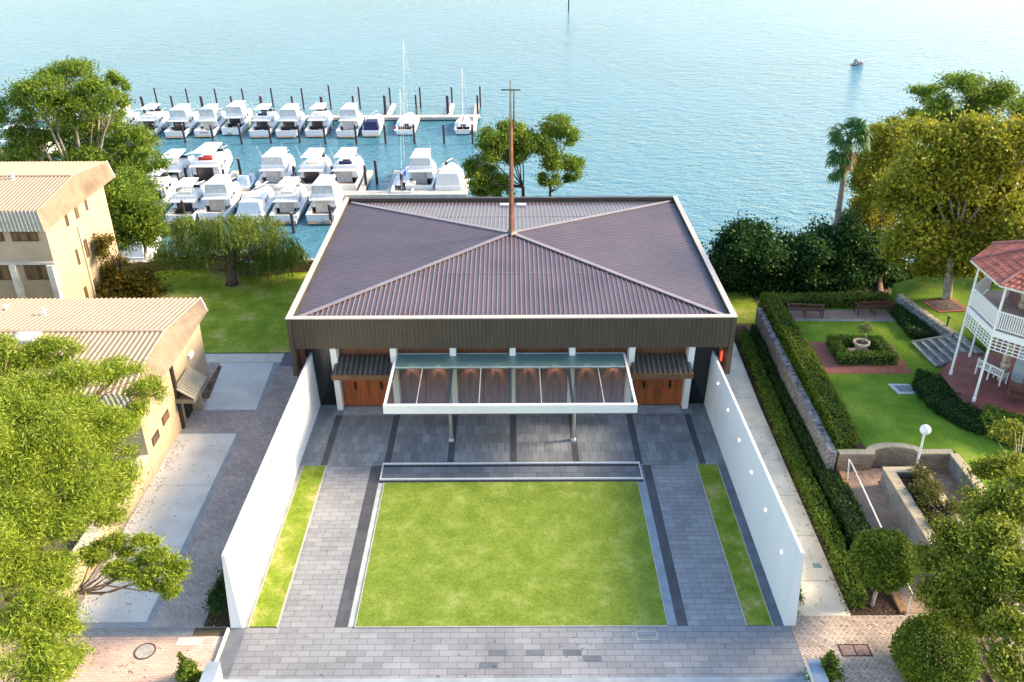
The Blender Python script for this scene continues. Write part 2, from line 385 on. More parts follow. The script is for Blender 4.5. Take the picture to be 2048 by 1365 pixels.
def grid_terrain():
    xs = list(np.linspace(-140, 140, 57)); ys = [-60, 0, 20, 40, 55, 62.5, 64.5, 68, 74, 80, 86, 92, 98]
    zs = {-60:-.03, 0:-.03, 20:-.03, 40:-.03, 55:-.03, 62.5:-.03, 64.5:-2.2, 68:-5, 74:-9, 80:-13, 86:-16, 92:-18.4, 98:-21}
    mb = MB(); n = len(xs)
    for y in ys:
        for x in xs:
            r_ = random.Random(int(x*13+y*7)).uniform(-1, 1)
            j = 0 if y <= 62.5 else r_*.8
            xo = 0 if y <= 62.5 else max(0, (abs(x)-70))*.02
            mb.v.append((x, y+(j if y > 62.5 else 0)+xo, zs[y]+j*.3))
    for i in range(len(ys)-1):
        for k in range(n-1): mb.f.append((i*n+k, i*n+k+1, (i+1)*n+k+1, (i+1)*n+k))
    return mb
struct('ground', grid_terrain(), SLOPE)

def water():
    m = bpy.data.materials.new('river water'); m.use_nodes = True; nt = m.node_tree; b = nt.nodes['Principled BSDF']
    b.inputs['Base Color'].default_value = (.07,.20,.26,1); b.inputs['Roughness'].default_value = .12; b.inputs['IOR'].default_value = 1.33
    tc = _n(nt, 'ShaderNodeTexCoord')
    hs = []
    for sx, sy, sc, det, dist, st in ((.5,1.0,.75,6,.5,1.0), (.6,1.0,2.6,4,.3,.35), (1,1,.02,3,0,0)):
        mp = _n(nt, 'ShaderNodeMapping'); mp.inputs['Scale'].default_value = (sx, sy, 1); mp.inputs['Rotation'].default_value = (0, 0, R(-8))
        nz = _n(nt, 'ShaderNodeTexNoise'); nz.inputs['Scale'].default_value = sc; nz.inputs['Detail'].default_value = det; nz.inputs['Distortion'].default_value = dist
        nt.links.new(tc.outputs['Object'], mp.inputs[0]); nt.links.new(mp.outputs[0], nz.inputs[0]); hs.append((nz, st))
    ma = _n(nt, 'ShaderNodeMath', operation='MULTIPLY_ADD'); ma.inputs[1].default_value = .3
    nt.links.new(hs[1][0].outputs[0], ma.inputs[0]); nt.links.new(hs[0][0].outputs[0], ma.inputs[2])
    bp = _n(nt, 'ShaderNodeBump'); bp.inputs['Distance'].default_value = .62; wr = _n(nt, 'ShaderNodeMapRange'); wr.inputs[1].default_value = .35; wr.inputs[2].default_value = .65; wr.inputs[3].default_value = .55; wr.inputs[4].default_value = 1.0; nt.links.new(hs[2][0].outputs[0], wr.inputs[0]); nt.links.new(wr.outputs[0], bp.inputs['Strength'])
    nt.links.new(ma.outputs[0], bp.inputs['Height']); nt.links.new(bp.outputs[0], b.inputs['Normal'])
    mx = _n(nt, 'ShaderNodeMix', data_type='RGBA'); mx.inputs[6].default_value = (.045,.17,.225,1); mx.inputs[7].default_value = (.085,.235,.29,1)
    nt.links.new(hs[2][0].outputs[0], mx.inputs[0]); nt.links.new(mx.outputs[2], b.inputs['Base Color'])
    mb = MB(); mb.sheet([(-4000, 60), (4000, 60), (4000, 6000), (-4000, 6000)], -18); struct('water', mb, m)
water()

def sheet(name, poly, z, m): return struct(name, MB().sheet(poly, z), m)
def rect(x0, x1, y0, y1): return [(x0,y0),(x1,y0),(x1,y1),(x0,y1)]

# ---- courtyard in front of the chapel
sheet('court_paving', rect(-11.35, 11.15, 23.25, 36.62), 0.000, PAVE)
sheet('terrace_paving', rect(-11.35, 11.35, 36.62, 43.0), 0.004, PAVE_T)
for i in range(7):
    x = -9.83+.17+i*3.233
    sheet('paving_band', rect(x-.17, x+.17, 36.7, 41.35), 0.009, PAVE_D)
sheet('step_sill', rect(-9.45, 9.45, 41.36, 42.2), 0.03, mat('pale step stone', (.36,.40,.42), .6, var=.1, vscale=2))
sheet('paving_band', rect(-7.2, -6.68, 25.8, 36.62), 0.009, PAVE_D)
sheet('paving_band', rect(6.62, 7.05, 25.8, 36.62), 0.009, PAVE_D)
sheet('lawn_border', rect(-6.66, -6.36, 25.8, 35.3), 0.012, mat('pale border stone', (.42,.44,.42), .7, var=.12))
sheet('lawn_border', rect(6.22, 6.60, 25.8, 35.3), 0.012, mat('shaded border stone', (.24,.29,.33), .7, var=.12))  # same border as on the left, shaded side's bluer tone put into the colour
struct('lawn', MB().prism(rect(-6.35, 6.2, 25.8, 35.22), -.02, .045), LAWN)
EDGE = mat('pale edging strip', (.42,.41,.35), .8, var=.1)
for sx, a, b in ((-1, 9.5, 10.68), (1, 9.38, 10.45)):
    x0, x1 = sorted((sx*a, sx*b)); struct('lawn', MB().prism(rect(x0+.03, x1-.03, 25.82, 36.6), -.02, .045), LAWN2)
    mb = MB(); mb.box(x0-.02, x0+.03, 25.78, 36.64, 0, .05).box(x1-.03, x1+.02, 25.78, 36.64, 0, .05); struct('lawn_edging', mb, EDGE)
mb = MB(); mb.box(-6.39, -6.35, 25.77, 35.24, 0, .05).box(6.2, 6.24, 25.77, 35.24, 0, .05).box(-6.39, 6.24, 25.75, 25.79, 0, .05); struct('lawn_edging', mb, EDGE)
sheet('paving_band', rect(10.5, 10.9, 25.8, 36.62), 0.009, mat('shaded margin', (.13,.155,.18), .7, var=.15))  # margin with the court's shaded side put into its dark blue
sheet('paving_band', rect(-10.98, -10.72, 25.8, 36.62), 0.009, mat('sunlit margin', (.40,.36,.32), .75, var=.15))  # same margin with the sunlit side's warmth put into its colour
struct('lawn', MB().prism(rect(-9.5, 9.7, 12, 22.95), -.02, .05), LAWN)
sheet('court_paving', rect(-11.35, 11.15, 22.95, 23.25), .002, mat('front margin stone', (.32,.36,.38), .7, var=.1))
# darker pavers let into the apron
for (x, y) in [(-.6,24.45),(.85,24.45),(2.3,24.45),(3.05,24.15),(-.95,23.85)]:
    sheet('paving_band', rect(x-.36, x+.36, y-.14, y+.14), .006, mat('dark single paver', (.12,.135,.15), .6, var=.15))
t = thing('service_cover', (5.35, 25.3, 0), 'thin outlined square service cover in the grey apron pavers', 'service cover')
MB().box(4.95, 5.7, 25.1, 25.5, .003, .012).build('lid', PAVE, t)
mb = MB()
for a in ((4.9,4.95,25.05,25.55),(5.7,5.75,25.05,25.55),(4.95,5.7,25.05,25.1),(4.95,5.7,25.5,25.55)): mb.box(*a, .003, .016)
mb.build('frame', EDGE, t)

# ---- rill with steel rails
STEEL = mat('brushed steel', (.80,.80,.80), .45, .25, var=.03)
DARKSTRIP = mat('dark slot', (.02,.022,.03), .5, var=.1)  # flat dark strip in front of each rail; nothing is recessed
t = thing('drain_step', (0, 36, 0), 'long shallow slate step edged with two shiny metal rails between terrace and lawn', 'step')
MB().box(-6.5, 6.42, 35.45, 36.65, .008, .03).build('tread', brickmat('slate tread', (.16,.185,.21), (.10,.12,.14), (.05,.055,.06), .6, .6, .012, rough=.35), t)
for y in (36.70, 35.40):
    s_ = MB().box(-6.62, 6.5, y-.2, y-.03, .032, .05).build('rail_strip', DARKSTRIP, t)
    MB().box(-6.62, 6.5, y-.03, y+.035, .01, .13).build('rail', STEEL, t)
for x in (-6.6, 6.46): MB().box(x-.02, x+.02, 35.44, 36.66, .01, .10).build('end_plate', STEEL, t)

# ---- tapered white court walls
WHITE = mat('white render', (.80,.80,.77), .75, vscale=1.2, bump=.08, bscale=12, col2=(.75,.745,.71), streak=(.7,.7,.25))
def court_wall(sx, label):
    t = thing('court_wall', (sx*11.1, 34, 0), label, 'wall', None)
    xi, xo, ti, to = 10.9*sx, 11.37*sx, 11.02*sx, 11.14*sx
    y0, y1 = 25.78, 42.7
    mb = MB()
    b = [(xi,y0,0),(xo,y0,0),(xo,y1,0),(xi,y1,0)]; tp = [(ti,y0,3.82),(to,y0,3.82),(to,y1,3.36),(ti,y1,3.36)]
    if sx < 0: b = [b[1],b[0],b[3],b[2]]; tp = [tp[1],tp[0],tp[3],tp[2]]
    mb.hexa(b, tp).build('wall', WHITE, t)
    return t
wl = court_wall(-1, 'long tapered white wall along the brown brick lane')
wr = court_wall(1, 'long tapered white wall with small round lights beside the concrete path')
LAMP = emit('lit wall light', (1., .82, .60), 1.6)
for (y, z) in [(40.25,2.65),(37.77,2.57),(35.23,2.48),(32.76,2.41),(30.15,2.35),(27.56,2.28)]:
    xw = 10.9+.12*z/3.8
    l = MB().lathe([(.0,-.02),(.05,-.02),(.058,.0),(.058,.03),(.0,.035)], n=12)
    v = [(xw-.02-p[2], y+p[0], z+p[1]) for p in l.v]; l.v = v
    o = l.build('wall_light', LAMP, wr)
# low front wings
def wing(sx, lab):
    t = thing('gate_wall', (sx*11.2, 22, 0), lab, 'wall')
    x0, x1 = sorted((sx*11.0, sx*11.45))
    MB().prism([(x0, 18), (x1, 18), (x1, 23.35), (x0+.05, 23.35)], 0, .75).build('wall', WHITE, t)
    MB().box(x0-.02, x1+.03, 18, 23.37, .75, .80).build('coping', mat('bluish coping stone', (.30,.36,.42), .6, var=.1), t)
wing(-1, 'low white wall stub with slate coping left of the lower lawn edge')
wing(1, 'low white wall stub with slate coping right of the lower lawn edge')
tag(MB().hexa([(-11.5,23.4,0),(-11.38,23.4,0),(-11.38,25.7,0),(-11.5,25.7,0)], [(-11.48,23.4,.12),(-11.4,23.4,.12),(-11.4,25.7,.12),(-11.48,25.7,.12)]).build('edging_rail', WHITE, None, origin=(-11.44,24.5,0)), 'thin white edging strip between pink bricks and grey apron pavers', 'edging')
sheet('paving_band', [(-11.35,23.25),(-10.75,23.25),(-10.75,25.75),(-11.35,25.75)], .011, mat('slate band by edging', (.15,.165,.18), .6, var=.12))

# ---- lane on the left
sheet('road', rect(-19.5, -11.37, 25.8, 48.6), .004, LANE)
def slab(x0, x1, y0, y1):
    sheet('lane_kerb', rect(x0, x1+.28, y0-.28, y1+.28) if y1 < 41 else rect(x0, x1+.3, y0-.2, y1+.05), .009, KERB)
    n = max(1, int((y1-y0)/4.2)); st = (y1-y0)/n
    for i in range(n):
        sheet('pavement', rect(x0, x1, y0+i*st+.012, y0+(i+1)*st-.012), .014, CONC)
slab(-18.0, -14.9, 26.1, 39.6)
sheet('pavement', [(-17.4,41.95),(-14.45,41.95),(-14.7,47.3),(-18.0,47.3)], .014, CONC)
sheet('lane_kerb', [(-14.44,41.9),(-14.2,41.9),(-14.45,47.3),(-14.69,47.3)], .010, KERB)
sheet('pavement', rect(-19.4, -14.3, 47.35, 48.5), .012, mat('cream path', (.60,.58,.48), .85, var=.08))
struct('flower_bed', MB().prism([(-18.0,43.2),(-17.45,43.2),(-17.8,46.9),(-18.0,46.9)], 0, .06), DIRT)
sheet('lane_kerb', rect(-18.9, -12.8, 25.35, 25.8), .010, brickmat('grey edge bricks', (.34,.34,.33),(.25,.25,.25),(.14,.14,.14), .25,.11,.01))
sheet('forecourt', rect(-40, -11.4, 5, 25.36), .006, PINKB)
sheet('pavement', rect(-14.3+1.0, -12.3+.0, 24.9, 25.3), .012, mat('cream slab', (.62,.58,.5), .85, var=.06))
t = thing('inspection_cover', (-12.0, 25.1, 0), 'square cream framed inspection cover beside the white edging strip', 'inspection cover')
MB().box(-12.35, -11.75, 24.85, 25.3, .006, .018).build('frame', mat('cream slab', (.6,.6,.5)), t)
MB().box(-12.27, -11.83, 24.92, 25.23, .018, .024).build('lid', PINKB, t)
t = thing('manhole_cover', (-14.4, 24.6, 0), 'round grey manhole cover set in the pink brick forecourt', 'manhole cover')
MB().lathe([(.0,.006),(.42,.006),(.42,.02),(.36,.02),(.36,.012),(0,.012)], (-14.4,24.6,0), 28).build('frame', mat('rusty iron ring', (.12,.07,.05), .8), t)
MB().lathe([(.0,.013),(.35,.013),(.35,.022),(0,.022)], (-14.4,24.6,0), 28).build('lid', mat('concrete lid', (.42,.40,.36), .85, var=.15, vscale=6), t)
sheet('drain_grate_base', rect(-13.3,-13.0,46.8,47.1), .02, KERB)

# ---- park lawn behind, left of chapel
pl = MB()
nx, ny = 26, 14
for j in range(ny+1):
    for i in range(nx+1):
        x = -70+(i/nx)*(58); y = 48.5+(j/ny)*13.6
        z = .012+.10*math.sin(x*.5)*math.sin((y-48.5)*.5)*(0 if j in (0,) else 1)*.5+.05
        pl.v.append((x, y, max(z, .012)))
for j in range(ny):
    for i in range(nx): a = j*(nx+1)+i; pl.f.append((a, a+1, a+nx+2, a+nx+1))
struct('lawn', pl, PARK)
struct('lawn', MB().sheet(rect(11.9, 17.0, 52.3, 62), .01), PARK)
sheet('pavement', rect(-14.3, -11.4, 46.9, 49.6), .018, mat('purple grey paving', (.13,.12,.15), .7, var=.15))

# ================================================================== CHAPEL
ch = thing('chapel', (0, 51, 0), 'square brown chapel with a low hipped metal roof behind the court lawn', 'chapel')
FASC = mat('brown ribbed fascia', (.088,.070,.050), .55, .3, var=.1, vscale=2, streak=(6,6,.3))
CAPM = mat('cream capping', (.56,.48,.40), .6, .1, var=.06, vscale=2)
ROOFM = mat('grey plum roof sheet', (.175,.130,.136), .36, .35, var=.14, vscale=.35)
RIBM = mat('roof rib metal', (.24,.185,.182), .38, .3, var=.05)
HIPM = mat('hip capping', (.33,.28,.275), .45, .3, var=.06)
X0, X1, YF, YB, ZR = -11.95, 11.9, 41.5, 60.72, 6.0
cx_, apY, apZ, eZ = -.03, 51.1, 6.95, 5.72
ix0, ix1, iy0, iy1 = X0+.42, X1-.42, YF+.42, YB-.42
apex = Vector((cx_, apY, apZ))
cor = [Vector((ix0,iy0,eZ)), Vector((ix1,iy0,eZ)), Vector((ix1,iy1,eZ)), Vector((ix0,iy1,eZ))]
def roofplane(a, b, nm, pitch=.26, w=.045, h=.038):
    mb = MB(); dn = Vector((0,0,-.08))
    mb.add([a, b, apex, a+dn, b+dn, apex+dn], [(0,1,2),(3,5,4),(0,3,4,1),(1,4,5,2),(2,5,3,0)])
    e = (b-a); L = e.length; ed = e.normalized(); fall = (apex-(a+b)/2); nrm = ed.cross(fall).normalized()
    if nrm.z < 0: nrm = -nrm
    ft = (apex-a).dot(ed)/L; foot = a+e*ft; up = apex-foot
    o = mb.build('roof_sheet', ROOFM, ch); rb = MB(); k = int(L/pitch)
    for i in range(1, k):
        t = i/k; p = a+e*t; g = t/ft if t < ft else (1-t)/(1-ft)
        if g < .03: continue
        q = p+up*(g*.995)
        s_ = ed*w/2; hh = nrm*h
        rb.add([p-s_*1.6, p+s_*1.6, p+s_*.7+hh, p-s_*.7+hh, q-s_*1.6, q+s_*1.6, q+s_*.7+hh, q-s_*.7+hh], [(0,1,2,3),(4,7,6,5),(0,4,5,1),(1,5,6,2),(2,6,7,3),(3,7,4,0)])
    rb.build('ribs', RIBM, o)
roofplane(cor[0], cor[1], 'f'); roofplane(cor[1], cor[2], 'r'); roofplane(cor[2], cor[3], 'b'); roofplane(cor[3], cor[0], 'l')
for c in cor:
    d = (apex-c).normalized(); MB().beam(c+Vector((0,0,.075))+d*.1, apex+Vector((0,0,.075))-d*.3, .26, .05).build('hip_capping', HIPM, ch)
# side laps across the long sheets
for (a, b) in ((cor[0],cor[1]),(cor[2],cor[3])):
    for f_ in (.5,):
        p, q = a.lerp(apex, f_), b.lerp(apex, f_); up_ = Vector((0,0,.012)); MB().beam(p+up_, q+up_, .03, .02).build('lap_joint', HIPM, ch)
# rim: fascia walls + capping + box gutter
def fascia_side(x0, x1, y0, y1, z0, z1, nm):
    f = MB().box(x0, x1, y0, y1, z0, z1).build('fascia', FASC, ch); return f
def ribs_on(fa, pts, z0, z1, nrm, pitch=.21):
    a, b = map(Vector, pts); L = (b-a).length; d = (b-a).normalized(); k = int(L/pitch); mb = MB(); nn = Vector(nrm)
    for i in range(k+1):
        p = a+d*(L*i/k); s_ = d*.035
        mb.hexa([p-s_+Vector((0,0,z0)), p+s_+Vector((0,0,z0)), p+s_*.6+nn*.035+Vector((0,0,z0)), p-s_*.6+nn*.035+Vector((0,0,z0))],
                [p-s_+Vector((0,0,z1)), p+s_+Vector((0,0,z1)), p+s_*.6+nn*.035+Vector((0,0,z1)), p-s_*.6+nn*.035+Vector((0,0,z1))])
    mb.build('cladding_ribs', mat('fascia rib', (.115,.092,.062), .5, .3, var=.1), fa)
ff = fascia_side(X0+.30, X1-.30, YF+.03, YF+.28, 4.16, ZR-.05, 'f'); ribs_on(ff, [(X0+.36, YF+.03, 0), (X1-.36, YF+.03, 0)], 4.16, ZR-.05, (0,-1,0))
fl = fascia_side(X0+.03, X0+.28, YF+.01, YB-.01, 2.46, ZR-.05, 'l'); ribs_on(fl, [(X0+.03, YF+.1, 0), (X0+.03, YB-.1, 0)], 2.46, ZR-.05, (-1,0,0))
fr = fascia_side(X1-.28, X1-.03, YF+.01, YB-.01, 2.46, ZR-.05, 'r'); ribs_on(fr, [(X1-.03, YF+.1, 0), (X1-.03, YB-.1, 0)], 2.46, ZR-.05, (1,0,0))
fb = fascia_side(X0+.30, X1-.30, YB-.28, YB-.03, 2.46, ZR-.05, 'b')
for xa in (X0+.02, X1-.25): MB().box(xa, xa+.23, YF-.004, YF+.009, 2.47, ZR-.06).build('corner_trim', FASC, ch)
cap = MB(); cap.box(X0, X1, YF-.05, YF+.28, ZR-.05, ZR+.01).box(X0, X0+.30, YF+.28, YB, ZR-.05, ZR+.01).box(X1-.30, X1, YF+.28, YB, ZR-.05, ZR+.01)
cap.build('rim_capping', CAPM, ch)
MB().box(X0+.30, X1-.30, YB-.30, YB, ZR-.05, ZR+.01).build('rim_capping', mat('dark back capping', (.09,.065,.055), .5, .3), ch)
gut = MB(); gut.box(X0+.30, ix0+.03, iy0, iy1, eZ-.1, eZ-.03).box(ix1-.03, X1-.30, iy0, iy1, eZ-.1, eZ-.03).box(X0+.3, X1-.3, YF+.28, iy0+.02, eZ-.1, eZ-.03).box(X0+.3, X1-.3, iy1-.02, YB-.3, eZ-.1, eZ-.03)
gut.build('gutter', mat('gutter metal', (.20,.22,.24), .5, .5), ch)
mb = MB()
for x0 in (-.80, .36): mb.box(x0, x0+.66, 59.1, 59.4, 5.98, 6.08)
for x0 in (-.80, .36): MB().box(x0, x0+.66, 58.9, 59.2, 5.95, 6.06).build('roof_vent', mat('white vent', (.8,.8,.78), .5), ch)
# soffit and recessed walls
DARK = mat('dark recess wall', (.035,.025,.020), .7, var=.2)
TIMB = mat('orange jarrah timber', (.34,.085,.018), .45, var=.25, vscale=1.5, streak=(4,4,.35), bump=.1)
TIMB_D = mat('brown timber', (.16,.06,.03), .5, var=.2, streak=(4,4,.4))
CREAM = mat('white painted column', (.74,.73,.67), .7, var=.03)
MB().box(X0+.28, X1-.28, YF+.28, YB-.28, 4.18, 4.28).build('soffit', mat('soffit board', (.10,.06,.04), .7), ch)
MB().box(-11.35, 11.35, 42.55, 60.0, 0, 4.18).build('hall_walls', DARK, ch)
for i in range(7):
    x = -9.66+i*3.233-.02
    MB().hexa([(x-.16,41.9,0),(x+.16,41.9,0),(x+.16,42.5,0),(x-.16,42.5,0)], [(x-.15,41.62,4.18),(x+.17,41.62,4.18),(x+.17,42.5,4.18),(x-.15,42.5,4.18)]).build('column', CREAM, ch)
def bayx(i): x = -9.68+i*3.233; return x+.17, x+3.233-.17
for i in (0, 5):
    a, b = bayx(i); m_ = (a+b)/2
    MB().box(a, b, 42.44, 42.54, 2.75, 4.17).build('transom_panel', TIMB_D, ch)
    for (u, v, hx) in ((a, m_-.012, m_-.75), (m_+.012, b, m_+.75)):
        d = MB().box(u, v, 42.33, 42.40, .03, 2.73).build('door', TIMB, ch)
        hm = MB(); hx = (u+v)/2+.02
        hm.lathe([(0,-.02),(.09,-.02),(.10,0),(.04,.03),(0,.03)], (0,0,0), 10); hm.v = [(hx+p[0], 42.31-p[2], 1.30+p[1]) for p in hm.v]
        hm.box(hx-.03, hx+.03, 42.27, 42.33, 1.05, 1.62).box(hx-.10, hx+.06, 42.28, 42.33, 1.45, 1.52)
        hm.build('door_handle', mat('black iron', (.02,.018,.016), .4, .6), d)
    # ribbed porch canopy over the doors
    cb = MB(); x0, x1 = a-.16, b+.16
    cb.hexa([(x0,40.85,2.78),(x1,40.85,2.78),(x1,42.3,3.20),(x0,42.3,3.20)], [(x0,40.85,2.86),(x1,40.85,2.86),(x1,42.3,3.30),(x0,42.3,3.30)])
    po = cb.build('porch_canopy', mat('porch canopy metal', (.10,.085,.07), .5, .3), ch); rm = MB()
    for k in range(12):
        xx = x0+.1+(x1-x0-.2)*k/11; rm.hexa([(xx-.05,40.86,2.85),(xx+.05,40.86,2.85),(xx+.05,42.3,3.29),(xx-.05,42.3,3.29)], [(xx-.035,40.86,2.93),(xx+.035,40.86,2.93),(xx+.035,42.3,3.37),(xx-.035,42.3,3.37)])
    rm.build('ribs', mat('porch rib', (.17,.15,.12), .5, .3), po)
    fm = MB(); fm.box(x0-.04, x1+.04, 40.78, 40.85, 2.62, 2.92).box(x0-.06, x0, 40.85, 42.3, 2.62, 2.90).box(x1, x1+.06, 40.85, 42.3, 2.62, 2.90)
    fm.build('edge_board', mat('brown edge board', (.15,.075,.035), .5), po)
# glazed middle bays
BAND = mat('grey green band', (.20,.22,.18), .6)
CURT = mat('plum brown panel', (.19,.10,.09), .75, var=.25, vscale=2, streak=(5,5,.3))
SPOTM = emit('downlight', (1., .72, .45), 4.)
for i in range(1, 5):
    a, b = bayx(i); m_ = (a+b)/2
    MB().box(a, b, 42.40, 42.5, 2.85, 4.17).build('transom_panel', TIMB_D, ch)
    MB().box(a, b, 42.36, 42.46, 2.52, 2.84).build('lintel_band', BAND, ch)
    for (u, v) in ((a, m_-.02), (m_+.02, b)):
        MB().box(u, v, 42.38, 42.45, .03, 2.50).build('door', CURT, ch)
        xx = (u+v)/2; MB().lathe([(0,2.495),(.05,2.495),(.06,2.515),(0,2.515)], (xx, 42.2, 0), 10).build('downlight', SPOTM, ch)
        ld = bpy.data.lights.new('downlight', 'SPOT'); ld.energy = 30; ld.color = (1., .66, .40); ld.spot_size = R(70); ld.spot_blend = .7; ld.shadow_soft_size = .05
        lo = bpy.data.objects.new('downlight_lamp', ld); COL.objects.link(lo); lo.parent = ch; lo.location = Vector((xx, 42.1, 2.9))-ch.location; lo.rotation_euler = (R(12), 0, 0)
# outer dark glazing and coloured glass
BGL = mat('black glazing', (.012,.014,.016), .08, 0, var=.1)
for x0, x1 in ((-11.0, -9.86), (9.78, 10.95)):
    MB().box(x0, x1, 42.42, 42.5, 0.02, 4.15).build('window', BGL, ch)
for x0, x1 in ((-11.65, -11.36), (11.36, 11.6)):
    MB().box(x0, x1, 42.3, 42.36, 2.3, 4.1).build('side_screen', TIMB_D, ch)
mb = MB().box(11.46, 11.56, 42.22, 42.29, 2.9, 3.5).build('stained_glass', emit('lit stained glass', (1., .12, .05), .35), ch)
# glazed porch
gp = ch
WF = mat('white canopy steel', (.80,.78,.77), .45, .1, var=.02)
zf = 3.45
MB().box(-6.36, 6.16, 36.62, 36.80, zf-.28, zf+.19).build('canopy_beam', WF, ch)
for x, dx in ((-6.30, .1), (6.10, .1)):
    MB().box(x-.06, x+.06, 36.80, 41.95, zf-.05, zf+.15).build('canopy_beam', WF, ch)
GREYB = mat('grey rafter', (.23,.24,.22), .5, .3)
for i in range(1, 4):
    x = -6.30+i*3.1; MB().box(x-.07, x+.07, 36.82, 41.9, zf-.12, zf+.085).build('rafter', GREYB, ch)
for i in range(4):
    x = -6.30+1.55+i*3.1; MB().box(x-.018, x+.018, 36.82, 40.5, zf+.03, zf+.12).build('glazing_bar', mat('pale bar', (.6,.58,.52), .4, .4), ch)
MB().box(-6.24, 6.04, 40.46, 40.56, zf+.03, zf+.12).build('glazing_bar', mat('pale blue bar', (.45,.55,.58), .4, .4), ch)
MB().box(-6.24, 6.04, 41.86, 41.92, zf+.14, zf+.19).build('glazing_bar', mat('pale blue bar', (.45,.55,.58)), ch)
MB().sheet(rect(-6.23, 6.03, 36.82, 40.45), zf+.10).build('glass_pane', glassmat('canopy glass', (.84,.80,.78), .12, 1.35, .5, 60, frost=.03), ch)
MB().add([(-6.23,40.57,zf+.1),(6.03,40.57,zf+.1),(6.03,41.86,zf+.16),(-6.23,41.86,zf+.16)], [(0,1,2,3)]).build('glass_pane', glassmat('green wired glass', (.25,.48,.44), .15, 1.6, .6, 50, frost=.55), ch)
for x in (-3.25, 3.24):
    MB().tube([(x,38.86,0),(x,38.86,3.32)], [.10,.07], 10).build('canopy_post', mat('grey steel post', (.36,.37,.34), .45, .5), ch)
    MB().lathe([(0,0.01),(.16,.01),(.14,.12),(.10,.16),(0,.16)], (x,38.86,0), 12).build('post_base', mat('pale post base', (.5,.52,.52), .5), ch)

# ---- cross mast on the roof
ms = thing('cross_mast', (0, 51.1, 6.9), 'tall thin mast with a small cross arm rising from the chapel roof peak', 'mast')
RUST = mat('rusty brown steel', (.22,.095,.055), .6, .3, var=.3, vscale=1.2)
MB().lathe([(0,6.85),(.42,6.85),(.40,6.98),(.24,7.1),(.20,7.25),(0,7.25)], (0,51.1,0), 4).build('base_plate', mat('mast base', (.15,.11,.09), .5, .4), ms)
MB().lathe([(0,7.15),(.17,7.15),(.10,13.9),(0,13.9)], (0,51.1,0), 4).build('pole', RUST, ms)
MB().lathe([(0,13.9),(.08,13.9),(.035,16.25),(0,16.25)], (-.03,51.1,0), 4).build('upper_blade', mat('grey blue steel', (.18,.21,.23), .4, .6), ms)
MB().lathe([(0,13.5),(.05,13.5),(.03,15.72),(0,15.72)], (.17,51.15,0), 4).build('upper_blade', mat('dark blade', (.09,.07,.065), .5, .5), ms)
MB().box(-.56, .55, 51.07, 51.12, 15.66, 15.73).build('cross_arm', mat('dark blade', (.09,.07,.065)), ms)
#==MARK==
# ================================================================== LEFT BUILDINGS
TANR = mat('tan roof sheet', (.42,.30,.19), .55, .15, var=.05, vscale=.6)
TANRIB = mat('tan roof rib', (.46,.335,.22), .55, .15, var=.04)
TANF = mat('tan fascia sheet', (.22,.155,.095), .6, .1, var=.06)
TANF_SHADE = mat('shaded fascia sheet', (.30,.29,.22), .6, .1, var=.06)  # fascia sheet with the greener tone of the shaded front put into its colour
CREAMW = mat('cream rendered wall', (.47,.36,.225), .85, var=.06, vscale=.8, bump=.15, bscale=6)
WINB = mat('dark brown window frame', (.07,.035,.02), .5)
WGL = mat('dark window glass', (.05,.035,.025), .12, 0, var=.5, vscale=.8, streak=(3,3,.3), col2=(.22,.14,.06))

def ribbed(mb, rb, a, b, c, d, pitch, w=.05, h=.05, skip=None):
    """quad a-b (eave), d-c (top); ribs run from eave to top"""
    a, b, c, d = map(Vector, (a, b, c, d)); nrm = (b-a).cross(d-a).normalized(); dn = -nrm*.05
    mb.add([a, b, c, d, a+dn, b+dn, c+dn, d+dn], [(0,1,2,3),(7,6,5,4),(0,4,5,1),(1,5,6,2),(2,6,7,3),(3,7,4,0)])
    k = max(2, int((b-a).length/pitch)); ed = (b-a).normalized()
    for i in range(k+1):
        p = a.lerp(b, i/k); q = d.lerp(c, i/k); s_ = ed*w/2; hh = nrm*h
        rb.add([p-s_*1.5, p+s_*1.5, p+s_*.6+hh, p-s_*.6+hh, q-s_*1.5, q+s_*1.5, q+s_*.6+hh, q-s_*.6+hh], [(0,3,2,1),(4,5,6,7),(0,1,5,4),(1,2,6,5),(2,3,7,6),(3,0,4,7)])
def roofpart(nm, par, quads, m, rm, pitch, **kw):
    mb = MB(); rb = MB()
    for q in quads: ribbed(mb, rb, *q, pitch, **kw)
    o = mb.build(nm, m, par); rb.build('ribs', rm, o); return o

# ---- long low building beside the lane
b2 = thing('lane_building', (-24, 40, 0), 'low cream building with tan ribbed roof and roof lights beside the lane', 'building')
MB().box(-44, -18.0, 35.75, 40.15, 0, 4.75).build('wall', CREAMW, b2)
MB().box(-44, -18.12, 40.15, 45.5, 0, 4.75).build('wall', CREAMW, b2)
prof = [(35.55,5.02),(37.6,5.58),(40.6,5.76),(46.25,4.95)]   # (Y,Z) along the roof
xr = -18.1; xl = -46
roofpart('roof', b2, [((xl,prof[0][0],prof[0][1]),(xr,prof[0][0],prof[0][1]),(xr,prof[1][0],prof[1][1]),(xl,prof[1][0],prof[1][1])),
    ((xl,prof[1][0],prof[1][1]),(xr,prof[1][0],prof[1][1]),(xr,prof[2][0],prof[2][1]),(xl,prof[2][0],prof[2][1])),
    ((xl,prof[2][0],prof[2][1]+.002),(xr,prof[2][0],prof[2][1]+.002),(xr,prof[3][0],prof[3][1]),(xl,prof[3][0],prof[3][1]))], TANR, TANRIB, .27, w=.10, h=.045)
MB().beam((xl,40.6,5.80),(xr+.02,40.6,5.80),.22,.05).build('ridge_flashing', TANRIB, b2)
low = [(34.75,4.62),(37.0,4.55),(40.3,4.50),(45.3,4.62)]
qs = []
